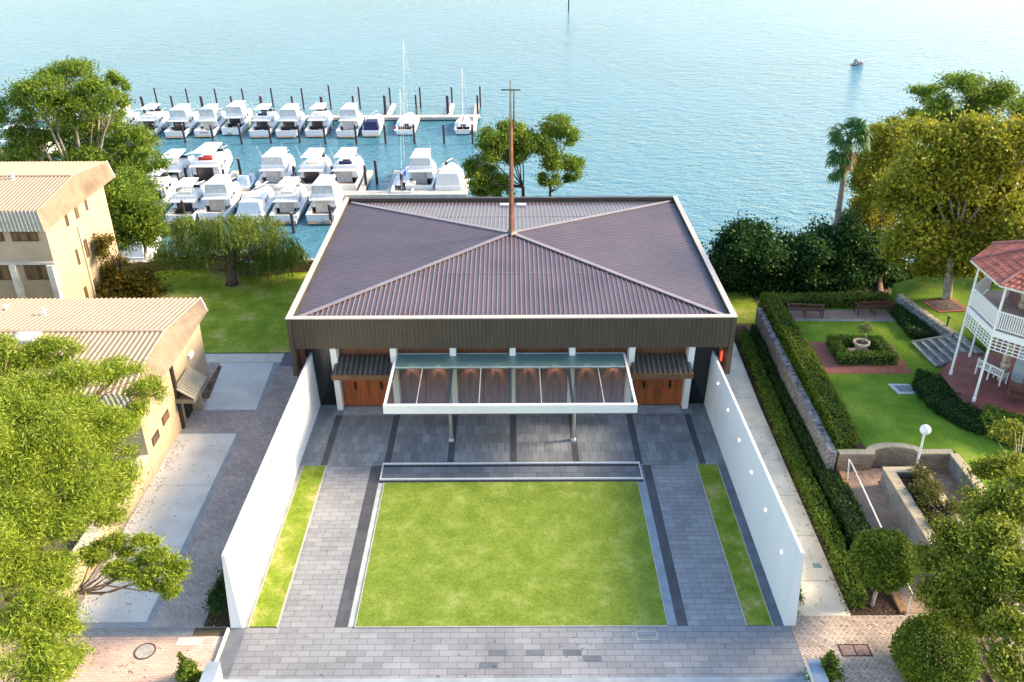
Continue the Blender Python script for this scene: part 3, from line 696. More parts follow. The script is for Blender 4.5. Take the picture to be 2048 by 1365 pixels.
for i in range(3):
    a, b = low[i], low[i+1]; c, d = prof[i+1], prof[i]
    qs.append(((-17.42,a[0],a[1]),(-17.42,b[0],b[1]),(xr,c[0],c[1]),(xr,d[0],d[1])))
roofpart('side_fascia', b2, qs, TANF, mat('fascia tan rib', (.36,.26,.165), .6), .2, w=.09, h=.05)
roofpart('front_fascia', b2, [((xl,34.75,4.62),(-17.45,34.75,4.62),(xr,35.55,5.0),(xl,35.55,5.0))], TANF_SHADE, mat('shaded fascia rib', (.36,.34,.27), .6), .25, w=.09, h=.045)
roofpart('back_fascia', b2, [((-17.45,45.3,4.62),(-19.5,46.3,4.1),(-19.5,46.3,4.95),(xr,46.27,4.93))], TANF, TANRIB, .3)
MB().add([(-17.44,34.8,4.62),(-17.44,45.3,4.6),(-18.0,45.3,4.75),(-18.0,34.8,4.75)], [(0,1,2,3)]).build('soffit', TANF_SHADE, b2)
MB().tube([(-17.42,45.3,4.6),(-18.08,46.28,4.97)], .05, 6).build('gable_cap', WHITE, b2)
MB().beam((-17.93,40.15,0.05),(-17.93,40.15,4.5),.16,.2).build('downpipe', mat('black pipe', (.03,.02,.015), .5), b2)
for (y, z) in ((38.4,1.85),(36.85,1.65)):
    wf = MB().box(-18.02, -17.96, y-.45, y+.45, z-.24, z+.24).build('window', WINB, b2); MB().box(-17.97, -17.955, y-.38, y+.38, z-.18, z+.18).build('pane', WGL, wf)
wf = MB().box(-21.8, -18.6, 35.70, 35.76, 2.6, 4.0).build('window', WINB, b2); MB().box(-21.7, -18.7, 35.685, 35.7, 2.7, 3.9).build('pane', WGL, wf)
d = MB().box(-18.10, -17.99, 41.15, 41.95, 0.02, 2.05).build('door', mat('near black door', (.02,.018,.015), .4), b2)
MB().box(-18.1, -17.45, 41.98, 42.14, 0, 2.1).build('porch_fin', CREAMW, b2)
roofpart('porch_canopy', b2, [((-16.95,40.0,1.98),(-16.95,42.1,1.98),(-18.0,42.35,2.55),(-18.0,40.2,2.55))], mat('olive canopy', (.22,.20,.14), .6), mat('canopy rib', (.45,.40,.28), .6), .21, w=.10, h=.07)
MB().hexa([(-18.1,39.95,1.72),(-16.98,39.93,1.72),(-16.98,42.1,1.72),(-18.1,42.3,1.72)], [(-18.1,39.95,1.95),(-16.98,39.93,1.95),(-16.98,42.1,1.95),(-18.1,42.3,1.95)]).build('canopy_edge', mat('olive canopy', (.22,.20,.14)), b2)
MB().box(-18.1, -17.95, 42.9, 43.5, 2.75, 3.0).build('wall_light', WHITE, b2)
for (x, y) in ((-24.85,40.05),(-27.6,40.1),(-31,40.2)):
    z = 5.72; k = MB().box(x-.62, x+.62, y-.75, y+.3, z-.05, z+.16).build('roof_light', mat('roof light frame', (.5,.48,.42), .5), b2)
    MB().box(x-.56, x+.56, y-.69, y+.24, z+.161, z+.20).build('dome', mat('white acrylic', (.75,.77,.76), .3), k)
for (x, y, h) in ((-25.6,43.3,.3),(-28.2,44.2,.2),(-29.5,42.8,.2)):
    z = 5.76-(y-40.6)*.143; v = MB().lathe([(0,0),(.09,0),(.07,h),(.16,h),(.12,h+.1),(0,h+.12)], (x,y,z), 8).build('roof_vent', WHITE, b2)
# low planter wall continuing the side wall towards the viewer
t = thing('garden_wall', (-18.2, 31, 0), 'long cream rendered garden wall between the leafy tree and lane slab', 'wall')
MB().prism([(-18.75,26.3),(-18.35,26.3),(-18.0,35.72),(-18.4,35.72)], 0, 1.35).build('wall', CREAMW, t)
MB().prism([(-18.85,26.2),(-18.28,26.2),(-17.95,35.72),(-18.45,35.72)], 1.35, 1.42).build('coping', mat('cream coping', (.60,.52,.40), .8), t)
struct('terrace_soil', MB().prism([(-40,20),(-18.7,26.4),(-18.42,35.7),(-40,35.7)], 0, .9), mat('leaf litter ground', (.16,.11,.07), .95, var=.4, vscale=3, bump=1, bscale=10, col2=(.08,.09,.03)))

# ---- three storey building behind
b1 = thing('storeyed_building', (-34, 56, 0), 'three storey cream building with tan metal roof and narrow side windows', 'building')
MB().box(-50, -29.0, 51.6, 60.45, -.5, 7.12).build('wall', CREAMW, b1)
MB().box(-50, -28.9, 51.42, 51.6, 4.85, 5.02).build('string_course', mat('cream coping', (.6,.52,.4)), b1)
pr = [(51.95,8.25),(57.2,8.80),(62.6,8.16)]
roofpart('roof', b1, [((-52,pr[0][0],pr[0][1]),(-29.4,pr[0][0],pr[0][1]),(-29.4,pr[1][0],pr[1][1]),(-52,pr[1][0],pr[1][1])),
    ((-52,pr[1][0],pr[1][1]+.002),(-29.4,pr[1][0],pr[1][1]+.002),(-29.4,pr[2][0],pr[2][1]),(-52,pr[2][0],pr[2][1]))], TANR, TANRIB, .25, w=.08, h=.035)
MB().beam((-52,57.2,8.84),(-29.4,57.2,8.84),.16,.05).build('ridge_flashing', TANRIB, b1)
roofpart('side_fascia', b1, [((-28.95,51.4,7.1),(-28.95,57.2,7.08),(-29.4,57.2,8.8),(-29.4,51.95,8.25)),((-28.95,57.2,7.08),(-28.95,62.4,7.05),(-29.4,62.6,8.16),(-29.4,57.2,8.8))], TANF, mat('fascia tan rib', (.36,.26,.165), .6), .2, w=.07, h=.04)
roofpart('front_fascia', b1, [((-52,51.4,7.1),(-28.97,51.4,7.1),(-29.4,51.95,8.25),(-52,51.95,8.25))], TANF_SHADE, mat('shaded fascia rib', (.36,.34,.27)), .24, w=.07, h=.04)
MB().box(-50, -29.02, 60.45, 62.3, 7.0, 7.08).build('soffit', TANF_SHADE, b1)
MB().tube([(-28.93,62.4,7.05),(-29.38,62.62,8.2)], .05, 6).build('gable_cap', WHITE, b1)
def win1(x0, x1, z0, z1, n):
    wf = MB().box(x0, x1, 51.5, 51.598, z0, z1).build('window', WINB, b1)
    for k in range(n):
        a = x0+.06+(x1-x0-.06)*k/n; MB().box(a, a+(x1-x0-.06)/n-.06, 51.485, 51.499, z0+.06, z1-.06).build('pane', WGL, wf)
win1(-31.16, -29.55, 6.42, 7.06, 3); win1(-33.9, -31.7, 6.42, 7.06, 3)
win1(-30.94, -29.42, 3.8, 4.82, 3); win1(-33.9, -31.85, 3.8, 4.82, 3)
for x in (-31.75, -29.38): MB().box(x, x+.38, 51.25, 51.6, -.4, 4.85).build('pilaster', mat('pale cream pilaster', (.72,.64,.50), .8), b1)
for (y, z, a, b) in ((54.4,6.75,.13,.38),(55.9,6.75,.19,.4),(57.4,6.75,.12,.38),(54.6,4.05,.09,.5),(56.0,4.1,.18,.58),(57.4,4.05,.12,.55),(54.5,1.4,.14,.45),(56.0,1.2,.16,.55)):
    wf = MB().box(-29.02, -28.96, y-a-.04, y+a+.04, z-b-.04, z+b+.04).build('window', WINB, b1); MB().box(-28.975, -28.955, y-a, y+a, z-b, z+b).build('pane', WGL, wf)
MB().tube([(-28.93,55.5,5.85),(-28.93,55.5,-.3)], .05, 6).build('downpipe', mat('pale cream pilaster', (.7,.6,.5)), b1)
MB().lathe([(0,0),(.1,0),(.08,.35),(.16,.35),(0,.5)], (-33.1,56.8,8.75), 8).build('roof_vent', WHITE, b1)

# ---- rubble sea wall at the end of the left lawn
STONE = brickmat('honey rubble stone', (.40,.31,.20), (.26,.19,.12), (.13,.10,.07), .42, .20, .03, big=(.6,1.3), bigscale=1.2, rough=.95, plane='xz')
STONE_T = mat('stone wall top', (.46,.42,.33), .9, var=.3, vscale=3, bump=.8, bscale=8)
def rubble(name, line, z0, zt, th, label, m=None, mt=None):
    t = thing(name, (line[len(line)//2][0], line[len(line)//2][1], z0), label, 'stone wall')
    L = [Vector((p[0], p[1], 0)) for p in line]; mb = MB(); tp = MB()
    for i in range(len(L)-1):
        a, b = L[i], L[i+1]; d = (b-a).normalized(); n = Vector((-d.y, d.x, 0))*th/2
        ja = [Vector((0,0,zt[i] if hasattr(zt,'__len__') else zt))]*2; jb = [Vector((0,0,zt[i+1] if hasattr(zt,'__len__') else zt))]*2
        z = Vector((0,0,z0))
        mb.hexa([a-n+z, b-n+z, b+n+z, a+n+z], [a-n+ja[0], b-n+jb[0], b+n+jb[0], a+n+ja[0]])
        steps = max(1, int((b-a).length/.45)); rr = random.Random(i*7+3)
        for k in range(steps):
            p = a.lerp(b, k/steps)+ja[0].lerp(jb[0], k/steps); q = a.lerp(b, (k+.93)/steps)+ja[0].lerp(jb[0], (k+.93)/steps); h = rr.uniform(.05,.12); e = rr.uniform(1.0,1.15)
            tp.hexa([p-n*e, q-n*e, q+n*e, p+n*e], [p-n*.95+Vector((0,0,h)), q-n*.95+Vector((0,0,h*.9)), q+n*.95+Vector((0,0,h)), p+n*.95+Vector((0,0,h*.9))])
    mb.build('wall', m or STONE, t); tp.build('coping_stones', mt or STONE_T, t); return t
rubble('stone_wall', [(-29,61.2),(-26.3,61.6),(-23.5,61.9),(-21.4,61.2),(-19.8,60.4),(-18.2,60.7),(-15.5,61.3),(-11.8,61.5)], -.1, [.8,.8,.8,.85,.9,.85,.9,.9], .4, 'curving honey stone wall at the water end of the left lawn')
for i, (px, py) in enumerate([(478,566),(563,568)]):
    p = at(px, py, .1); tt = thing('garden_stake', p, ['slim wooden stake just right of the weeping tree trunk', 'slim wooden stake between weeping tree and chapel'][i], 'stake')
    MB().beam(p, p+Vector((.03,0,.85)), .06).beam(p+Vector((.25,0,0)), p+Vector((.22,0,.55)), .04).build('post', mat('grey timber', (.4,.36,.28), .9), tt)

# ================================================================== RIGHT GARDEN
sheet('pavement', [(11.6,26.3),(13.78,26.3),(14.0,42),(14.35,52),(11.6,52)], .006, CONC_WARM)
for y in (28.3,31.2,34.1,37,40,43,46): sheet('expansion_joint', rect(11.62, 13.78, y-.012, y+.012), .010, mat('joint', (.25,.22,.17), .9))
sheet('pavement', [(11.16,5),(60,5),(60,27.6),(16.0,27.6),(16.0,26.32),(11.16,26.3)], .006, HERR)
sheet('mulch_bed', [(13.8,26.32),(15.9,26.32),(16.0,28.0),(15.9,35.5),(15.5,52),(14.37,52),(14.02,42)], .010, MULCH)
sheet('mulch_bed', [(11.2,26.32),(11.58,26.32),(11.58,34),(11.2,34)], .010, MULCH)
t = thing('access_cover', (13.3, 24.5, 0), 'rusty rectangular double access cover in the buff herringbone paving', 'access cover')
mb = MB(); IRON = mat('rusty iron frame', (.10,.05,.04), .8, .3)
for a in ((12.72,12.78,24.2,24.8),(13.86,13.92,24.2,24.8),(12.78,13.86,24.2,24.25),(12.78,13.86,24.75,24.8),(13.29,13.34,24.25,24.75)): mb.box(*a, .007, .022)
mb.build('frame', IRON, t)
for a, b in ((12.78,13.29),(13.34,13.86)): MB().box(a, b, 24.25, 24.75, .008, .016).build('lid', mat('brown lid', (.33,.23,.19), .85, var=.2, vscale=5), t)
t = thing('path_light', (13.25, 29.2, 0), 'small green glazed ground light at the edge of the concrete path', 'ground light')
MB().box(13.1, 13.45, 29.1, 29.35, .008, .03).build('glass', mat('green lens', (.18,.30,.24), .2), t)

GZ = 1.9
# raised garden terrace, one solid block, lawn on top
gpoly = [(15.7,35.1),(17.4,35.1),(18.0,35.45),(18.6,35.55),(19.2,35.45),(19.7,35.1),(21.45,35.1),(21.45,27.0),(34,20),(60,20),(60,52.6),(24,52.3),(17.5,52.2),(16.0,51.6)]
struct('garden_lawn', MB().prism(gpoly, 0, GZ), GLAWN)
struct('garden_paving', MB().prism([(17.2,49.05),(24.3,49.1),(24.6,50.5),(17.4,50.5)], GZ-.05, GZ+.012), PEACHB)
sheet('garden_paving', [(17.3,48.95),(24.25,48.75),(24.2,49.1),(17.25,49.25)], GZ+.016, mat('stone edging', (.36,.36,.27), .85, var=.15))
struct('brick_surround', MB().prism([(17.72,46.22),(22.5,46.18),(22.38,42.42),(17.58,42.45)], GZ-.05, GZ+.012), REDB)
sheet('soil', [(16.1,35.3),(17.2,35.3),(17.4,50.3),(16.1,50.3)], GZ+.008, MULCH)
rubble('stone_wall', [(15.45,34.75),(15.5,38),(15.55,42),(15.65,46),(15.8,50.5)], 0, GZ+.12, .34, 'straight grey rubble wall holding up the garden between two hedges', brickmat('grey rubble stone', (.36,.34,.31),(.24,.22,.21),(.12,.11,.10), .34,.18,.03, big=(.6,1.3), bigscale=1.5, rough=.95, plane='xz'), mat('grey wall top', (.30,.27,.26), .9, var=.4, vscale=4, bump=.8, bscale=9))
# hedges
hedge('hedge', [(13.88,26.75),(14.45,26.75),(14.65,31),(14.68,38),(14.88,44),(15.1,50),(14.6,50),(14.33,44),(14.13,38),(14.03,31)], 0, .68, LEAF_HEDGE, 'long light green flowering hedge along the warm concrete path', 300, (.14,.08), 11)
hedge('hedge', [(15.0,28.6),(15.85,28.6),(15.9,33.5),(15.3,35.5),(15.38,44),(15.6,50),(15.3,50),(15.08,44),(14.95,36),(14.98,32)], 0, 1.08, LEAF_HEDGE_DARK, 'long dark green hedge in the trench beside the grey rubble wall', 300, (.14,.08), 12)
hedge('hedge', [(15.85,35.4),(16.8,35.4),(17.0,39),(17.1,44),(17.0,49.2),(16.9,51.5),(16.1,51.5),(16.05,44)], GZ, GZ+.75, LEAF_HEDGE_YEL, 'clipped yellow green hedge along the left side of the garden lawn', 300, (.14,.08), 13)
hedge('hedge', [(17.0,50.65),(20.5,50.75),(24.3,50.8),(24.3,51.6),(20.5,51.5),(17.0,51.45)], GZ, GZ+.7, LEAF_HEDGE_YEL, 'clipped hedge behind the two garden benches', 300, (.14,.08), 14)
# box hedge ring round the urn
def ringhedge():
    t = thing('box_hedge', (20.2,44.7,GZ), 'square dark box hedge around the stone urn', 'hedge')
    o = [(18.55,43.45),(21.85,43.45),(21.75,45.95),(18.65,45.95)]; i_ = [(19.15,44.1),(21.2,44.1),(21.15,45.4),(19.2,45.4)]
    core = MB(); Cs = []; Ns = []; rng = np.random.default_rng(5)
    for k in range(4):
        q = [o[k], o[(k+1)%4], i_[(k+1)%4], i_[k]]
        sh = [(p[0]*.93+20.2*.07 if 0 else p[0], p[1]) for p in q]
        cx = sum(p[0] for p in q)/4; cy = sum(p[1] for p in q)/4
        core.prism([(cx+(p[0]-cx)*.9, cy+(p[1]-cy)*.82) for p in q], GZ, GZ+.5)
        C, Nn = boxleaves(q, GZ, GZ+.58, 330, rng, .05); Cs.append(C); Ns.append(Nn)
    core.build('dark_core', HEDGE_CORE, t); leafmesh('foliage', np.concatenate(Cs), .12, .07, LEAF_HEDGE, t, rng, 0, np.concatenate(Ns), .5)
ringhedge()
TERRA = mat('sandstone urn', (.60,.48,.33), .85, var=.12, vscale=4)
t = thing('urn_planter', (20.2,44.75,GZ), 'octagonal sandstone urn planter in the middle of the box hedge', 'urn')
MB().box(19.62, 20.78, 44.3, 45.2, GZ+.0, GZ+.14).build('plinth', TERRA, t)
MB().lathe([(0,.14),(.30,.14),(.26,.22),(.22,.30),(.30,.40),(.42,.62),(.44,.70),(.50,.72),(.50,.80),(.40,.80),(.38,.74),(0,.72)], (20.2,44.75,GZ), 8).build('bowl', TERRA, t)
MB().lathe([(0,.72),(.37,.735),(0,.77)], (20.2,44.75,GZ), 12).build('soil', MULCH, t)
tree('standard_tree', (20.25,44.75,GZ+.76), (20.27,44.75,GZ+1.45), [(Vector((20.28,44.75,GZ+1.72)), (.36,.36,.33))], 2600, (.09,.05), leafmat('pale yellow leaf', [(.14,.17,.03),(.36,.38,.09),(.6,.58,.22)]), BARK_PALE, 'tiny pale yellow ball tree growing out of the stone urn', 'tree', None, .03, 4, 0., 16, .2)

# benches
TEAK = mat('dark red teak', (.15,.055,.035), .6, var=.2, streak=(3,3,3))
def bench(loc, rz, L, label, m, group=None, back=True, facing=1):
    """seat faces local +y"""
    t = bpy.data.objects.new('garden_bench', None); COL.objects.link(t); tag(t, label, 'bench', group); t.location = loc; t.rotation_euler = (0,0,rz)
    def put(mb, nm, par=t):
        o = mb.build(nm, m); o.parent = par; return o
    s_ = MB()
    for k in range(5): s_.box(-L/2+.03, L/2-.03, .06+k*.09, .06+k*.09+.07, .42, .445)
    put(s_, 'seat')
    b_ = MB(); b_.box(-L/2, L/2, -.05, .0, .86, .95).box(-L/2, L/2, -.045, -.005, .50, .56)
    n = int(L/.13)
    for k in range(n+1):
        x = -L/2+.05+(L-.1)*k/n; b_.box(x-.022, x+.022, -.04, -.012, .56, .86)
    if back: put(b_, 'backrest')
    for x in (-L/2+.03, 0, L/2-.03):
        put(MB().box(x-.035, x+.035, -.06, .01, 0, 1.0 if x else .9), 'leg'); put(MB().box(x-.035, x+.035, .48, .54, 0, .64 if x else .42), 'leg')
    for x in (-L/2+.03, L/2-.03): put(MB().box(x-.04, x+.04, -.02, .56, .64, .68), 'armrest')
    return t
bench((18.4,49.42,GZ+.012), R(-6), 2.15, 'dark red slatted bench left of the garden terrace, standing nearer the chapel', TEAK, 'slatted benches facing the water')
bench((22.85,49.75,GZ+.012), R(4), 2.2, 'dark red slatted bench right of the garden terrace, nearer the rubble wall', TEAK, 'slatted benches facing the water')
t = thing('lawn_drain', (21.2,40.85,GZ), 'square dark drain grate with pale concrete collar in the garden lawn', 'drain')
MB().prism([(20.55,41.35),(21.7,41.3),(21.85,40.3),(20.75,40.3)], GZ-.02, GZ+.02).build('collar', CONC, t)
g = MB(); 
for k in range(9): g.beam((20.83+k*.1,41.15,GZ+.03),(20.95+k*.1,40.5,GZ+.03),.035,.02)
g.build('grate', mat('grate steel', (.09,.11,.13), .5, .5), t)

# retaining walls of the sunken brick ramp
BUFFB = brickmat('buff retaining brick', (.42,.31,.20), (.28,.22,.15), (.14,.11,.09), .30, .105, .014, big=(.65,1.25), bigscale=1.3, rough=.9, plane='xz')
CAPB = brickmat('pale coping brick', (.52,.43,.29), (.42,.35,.24), (.24,.20,.15), .12, 5., .012, big=(.8,1.15), rough=.9)
def wallline(name, pts, th, z0, z1, label, m=BUFFB, cm=CAPB):
    t = thing(name, (pts[0][0], pts[0][1], 0), label, 'retaining wall'); L = [Vector((p[0], p[1])) for p in pts]; n = len(L)
    def off(s_):
        o = []
        for i in range(n):
            d1 = (L[i]-L[max(i-1,0)]) if i else (L[1]-L[0]); d2 = (L[min(i+1,n-1)]-L[i]) if i < n-1 else d1
            d = (d1.normalized()+d2.normalized()).normalized(); k = 1/max(.5, d.dot(d1.normalized())); o.append(L[i]+Vector((-d.y, d.x))*s_*k)
        return o
    a, b = off(-th/2), off(th/2); a2, b2_ = off(-th/2-.03), off(th/2+.03); mb = MB(); cp = MB()
    zz = lambda i, z: z[i] if hasattr(z,'__len__') else z
    for i in range(n-1):
        mb.hexa([(*a[i],z0),(*a[i+1],z0),(*b[i+1],z0),(*b[i],z0)], [(*a[i],zz(i,z1)),(*a[i+1],zz(i+1,z1)),(*b[i+1],zz(i+1,z1)),(*b[i],zz(i,z1))])
        cp.hexa([(*a2[i],zz(i,z1)),(*a2[i+1],zz(i+1,z1)),(*b2_[i+1],zz(i+1,z1)),(*b2_[i],zz(i,z1))], [(*a2[i],zz(i,z1)+.09),(*a2[i+1],zz(i+1,z1)+.09),(*b2_[i+1],zz(i+1,z1)+.09),(*b2_[i],zz(i,z1)+.09)])
    mb.build('wall', m, t); cp.build('coping', cm, t); return t
arc = [(15.75,34.9),(17.3,34.9)]+[(18.5-1.2*math.cos(R(a)), 34.95+.52*math.sin(R(a))) for a in range(15,166,15)]+[(19.7,34.9),(21.25,34.9)]
wallline('retaining_wall', arc, .30, 0, GZ+.02, 'curved buff brick retaining wall at the head of the sunken ramp')
wallline('retaining_wall', [(21.25,34.72),(21.3,31),(21.35,27.5)], .34, 0, GZ+.02, 'straight brick retaining wall on the right of the sunken ramp, beside the lawn', brickmat('grey blotched brick', (.30,.30,.28),(.22,.22,.21),(.13,.12,.11), .3,.105,.012, big=(.6,1.3), bigscale=1.3, plane='xz'))
struct('ramp', MB().hexa([(16.0,26.4,0),(17.5,26.4,0),(17.45,33.9,0),(16.0,33.9,0)], [(16.0,26.4,.02),(17.5,26.4,.02),(17.45,33.9,1.0),(16.0,33.9,1.0)]), RAMPB)
struct('ramp', MB().prism([(15.9,33.9),(21.2,33.9),(21.2,34.9),(15.9,34.9)], 0, 1.004), RAMPB)
struct('ramp', MB().prism(rect(19.4, 21.2, 27, 33.9), 0, 1.0), RAMPB)
struct('ramp_edging', MB().hexa([(15.82,26.4,0),(16.08,26.4,0),(16.08,34.7,0),(15.82,34.7,0)], [(15.82,26.4,.10),(16.08,26.4,.10),(16.08,34.7,1.10),(15.82,34.7,1.10)]), mat('orange brown edging', (.40,.22,.10), .9, var=.25, vscale=2))
pw = thing('ramp_planter', (18.5,31,0), 'long raised brick planter of shrubs between the two ramp lanes', 'planter')
mb = MB(); mb.box(17.46, 17.86, 27.6, 33.68, .1, GZ).box(19.1, 19.42, 27.6, 33.68, .1, GZ).box(17.86, 19.1, 33.36, 33.68, .1, GZ).box(17.86,19.1,27.6,27.9,.1,GZ)
mb.build('wall', brickmat('grey blotched brick', (.3,.3,.3),(.2,.2,.2),(.1,.1,.1),.3,.1), pw)
mb = MB(); mb.box(17.42, 17.90, 27.56, 33.72, GZ, GZ+.08).box(19.06, 19.46, 27.56, 33.72, GZ, GZ+.08).box(17.90, 19.06, 33.32, 33.72, GZ, GZ+.08)
mb.build('coping', brickmat('coping cross brick', (.52,.43,.29), (.42,.35,.24), (.24,.20,.15), 5., .14, .012), pw)
MB().box(17.86, 19.1, 27.9, 33.36, .1, GZ-.25).build('soil', MULCH, pw)
LEAF_OLIVE = leafmat('olive shrub leaf', [(.03,.045,.01),(.08,.10,.02),(.18,.17,.04),(.30,.25,.07)])
cl = [(Vector((18.45,y,GZ+.05)), (.55,.7,.45)) for y in (28.6,29.8,31.0,32.0)]+[(Vector((18.95,y,GZ+.15)), (.7,.6,.4)) for y in (30.2,31.6,32.8)]
bush('planter_shrub', cl, 12000, (.14,.05), LEAF_OLIVE, 'wispy olive shrubs spilling over the ramp planter', 21, base=(18.5,31,GZ-.25))
# handrails
WP = mat('white painted pipe', (.80,.78,.72), .5)
t = thing('handrail', (16.1,31,1.0), 'thin white handrail running down beside the brick ramp', 'handrail')
MB().tube([(16.05,34.0,1.0),(16.08,34.35,1.95),(16.1,34.0,1.92),(16.1,29.7,1.42),(16.12,26.45,1.02)], .035, 8).build('rail', WP, t)
for y in (29.7, 26.45): MB().tube([(16.1,y,.12*(y-26.4)),(16.1,y,1.02+(y-26.45)*.123)], .03, 6).build('post', WP, t)
# lamp post
t = thing('lamp_post', (18.9,33.55,GZ-.3), 'white lamp post with a round globe standing in the ramp planter', 'lamp post')
MB().tube([(18.9,33.5,1.6),(18.9,33.55,3.95)], [.055,.05], 10).build('pole', WP, t)
MB().lathe([(0,3.90),(.09,3.90),(.10,3.96),(0,3.97)], (18.9,33.55,0), 12).build('collar', WP, t)
MB().lathe([(max(0.001,.245*math.sin(R(a))), 4.18-.245*math.cos(R(a))) for a in range(0,181,12)], (18.9,33.55,0), 20).build('globe', mat('white globe', (.82,.82,.80), .25, var=.01), t, smooth=True)

# upper lawn, rubble wall, stone steps
UZ = 2.75
struct('garden_lawn', MB().prism([(24.95,50.6),(25.6,48),(26.1,45.6),(27.2,44.0),(29,42),(60,42),(60,58),(30,55),(25.0,52.6)], GZ-.1, UZ), GLAWN)
rubble('stone_wall', [(24.75,50.9),(25.2,48.6),(25.65,46.4),(25.9,45.5)], GZ, UZ+.02, .35, 'short pale rubble wall rising to the upper lawn by the stone steps', brickmat('grey rubble stone', (.3,.3,.3),(.2,.2,.2),(.1,.1,.1),.3,.2), mat('buff wall top', (.50,.42,.27), .9, var=.3, vscale=4, bump=.6, bscale=9))  # coping in a warmer, paler tone than the grey rubble
st = thing('stone_steps', (24.6,44.3,GZ), 'weathered grey stone steps between the two garden lawns', 'steps')
A, B = Vector((23.75,45.85,0)), Vector((23.95,43.1,0)); C2, D2 = Vector((26.3,45.35,0)), Vector((26.6,43.35,0))
STEPM = mat('weathered step stone', (.32,.31,.28), .9, var=.4, vscale=2.5, bump=.6, bscale=7, col2=(.12,.12,.12)); nn = 6
for k in range(nn):
    f0, f1 = k/nn, (k+1)/nn
    a, b = A.lerp(C2, f0), B.lerp(D2, f0); c, d = B.lerp(D2, 1), A.lerp(C2, 1)
    z1 = GZ+(UZ-GZ)*(k+1)/nn; zb = GZ+(UZ-GZ)*k/nn-.01
    MB().prism([(b.x,b.y),(c.x,c.y),(d.x,d.y),(a.x,a.y)], zb, z1).build('step', STEPM, st)
    MB().beam(a+Vector((-.01,0,z1-.02)), b+Vector((-.01,0,z1-.02)), .16, .055).build('nosing', mat('light step edge', (.42,.40,.35), .9, var=.3, vscale=4), st)  # pale strips put the light on each tread edge into colour
MB().beam(A+Vector((-.05,.12,GZ+.08)), C2+Vector((0,.12,UZ+.08)), .12, .12).build('side_kerb', STONE_T, st)
struct('tree_bed', MB().prism([(25.75,49.95),(27.85,50.25),(28.2,48.5),(26.15,48.3)], UZ-.02, UZ+.05), REDB)
struct('tree_bed', MB().prism([(26.02,49.72),(27.62,49.95),(27.92,48.7),(26.32,48.52)], UZ+.03, UZ+.06), mat('tree bed mulch', (.15,.11,.09), .95, var=.4, vscale=8, bump=1, bscale=20))
t = thing('bollard_light', (25.75,46.1,UZ), 'small dark green bollard light on the upper lawn', 'bollard')
p = at(1893, 655, UZ); t.location = p; MB().lathe([(0,0),(.05,0),(.05,.6),(.10,.62),(.10,.68),(0,.7)], p, 10).build('post', mat('dark green metal', (.02,.09,.08), .5), t)
# low shrub bed between the wall and lawn, and dark hedge around the veranda
hedge('shrub_border', [(23.85,46.6),(24.5,46.3),(25.4,46.2),(24.6,50.4),(24.0,50.2)], GZ, GZ+.45, LEAF_HEDGE_DARK, 'dark leafy border along the foot of the short rubble wall', 260, (.15,.08), 31)
hedge('shrub_border', [(21.75,40.9),(21.75,39.0),(22.6,37.0),(23.3,36.4),(23.9,37.2),(23.5,38.3),(23.2,41.2),(22.4,42.0)], GZ, GZ+.6, LEAF_HEDGE_DARK, 'dark shrub bed curving in front of the red veranda deck', 260, (.16,.09), 32)
hedge('hedge', [(23.35,36.6),(24.2,35.2),(26.0,34.6),(29,34.6),(29,36.2),(26.2,36.3),(24.9,37.1),(24.1,37.8)], GZ, GZ+.95, LEAF_HEDGE, 'thick green clipped hedge below the front edge of the veranda deck', 260, (.16,.09), 33)

# ================================================================== VERANDA HOUSE
vh = thing('veranda_house', (27,39.8,GZ), 'red tiled house corner with white octagonal two level veranda', 'house')
OC = Vector((27.02,39.8,0))
def octo(r, z, k0=0, k1=8): return [(OC.x+r*math.cos(R(22.5+45*k)), OC.y+r*math.sin(R(22.5+45*k)), z) for k in range(k0, k1)]
RED = mat('red oxide deck', (.27,.085,.07), .5, var=.2, vscale=1.2); REDS = mat('terracotta deck side', (.42,.17,.10), .8, var=.15)
DZ = 2.62
MB().prism([(p[0],p[1]) for p in octo(4.05,0)], GZ-.1, DZ-.06).build('plinth', REDS, vh)
MB().prism([(p[0],p[1]) for p in octo(4.12,0)], DZ-.06, DZ).build('deck', RED, vh)
WV = mat('white veranda paint', (.78,.77,.73), .55, var=.02)
ocp = [3,4,2,5]  # corners in view (k index): 157.5, 202.5, 112.5, 247.5
def oc(k, r, z): a = R(22.5+45*k); return Vector((OC.x+r*math.cos(a), OC.y+r*math.sin(a), z))
for k in (2,3,4,5): MB().lathe([(0,DZ),(.09,DZ),(.09,DZ+.2),(.065,DZ+.25),(.06,9.2),(0,9.2)], oc(k,3.54,0), 10).build('post', WV, vh)
MB().prism([(p[0],p[1]) for p in octo(3.60,0)], 6.58, 6.70).build('upper_floor', mat('pink grey balcony floor', (.46,.36,.31), .6, var=.15, vscale=1), vh)
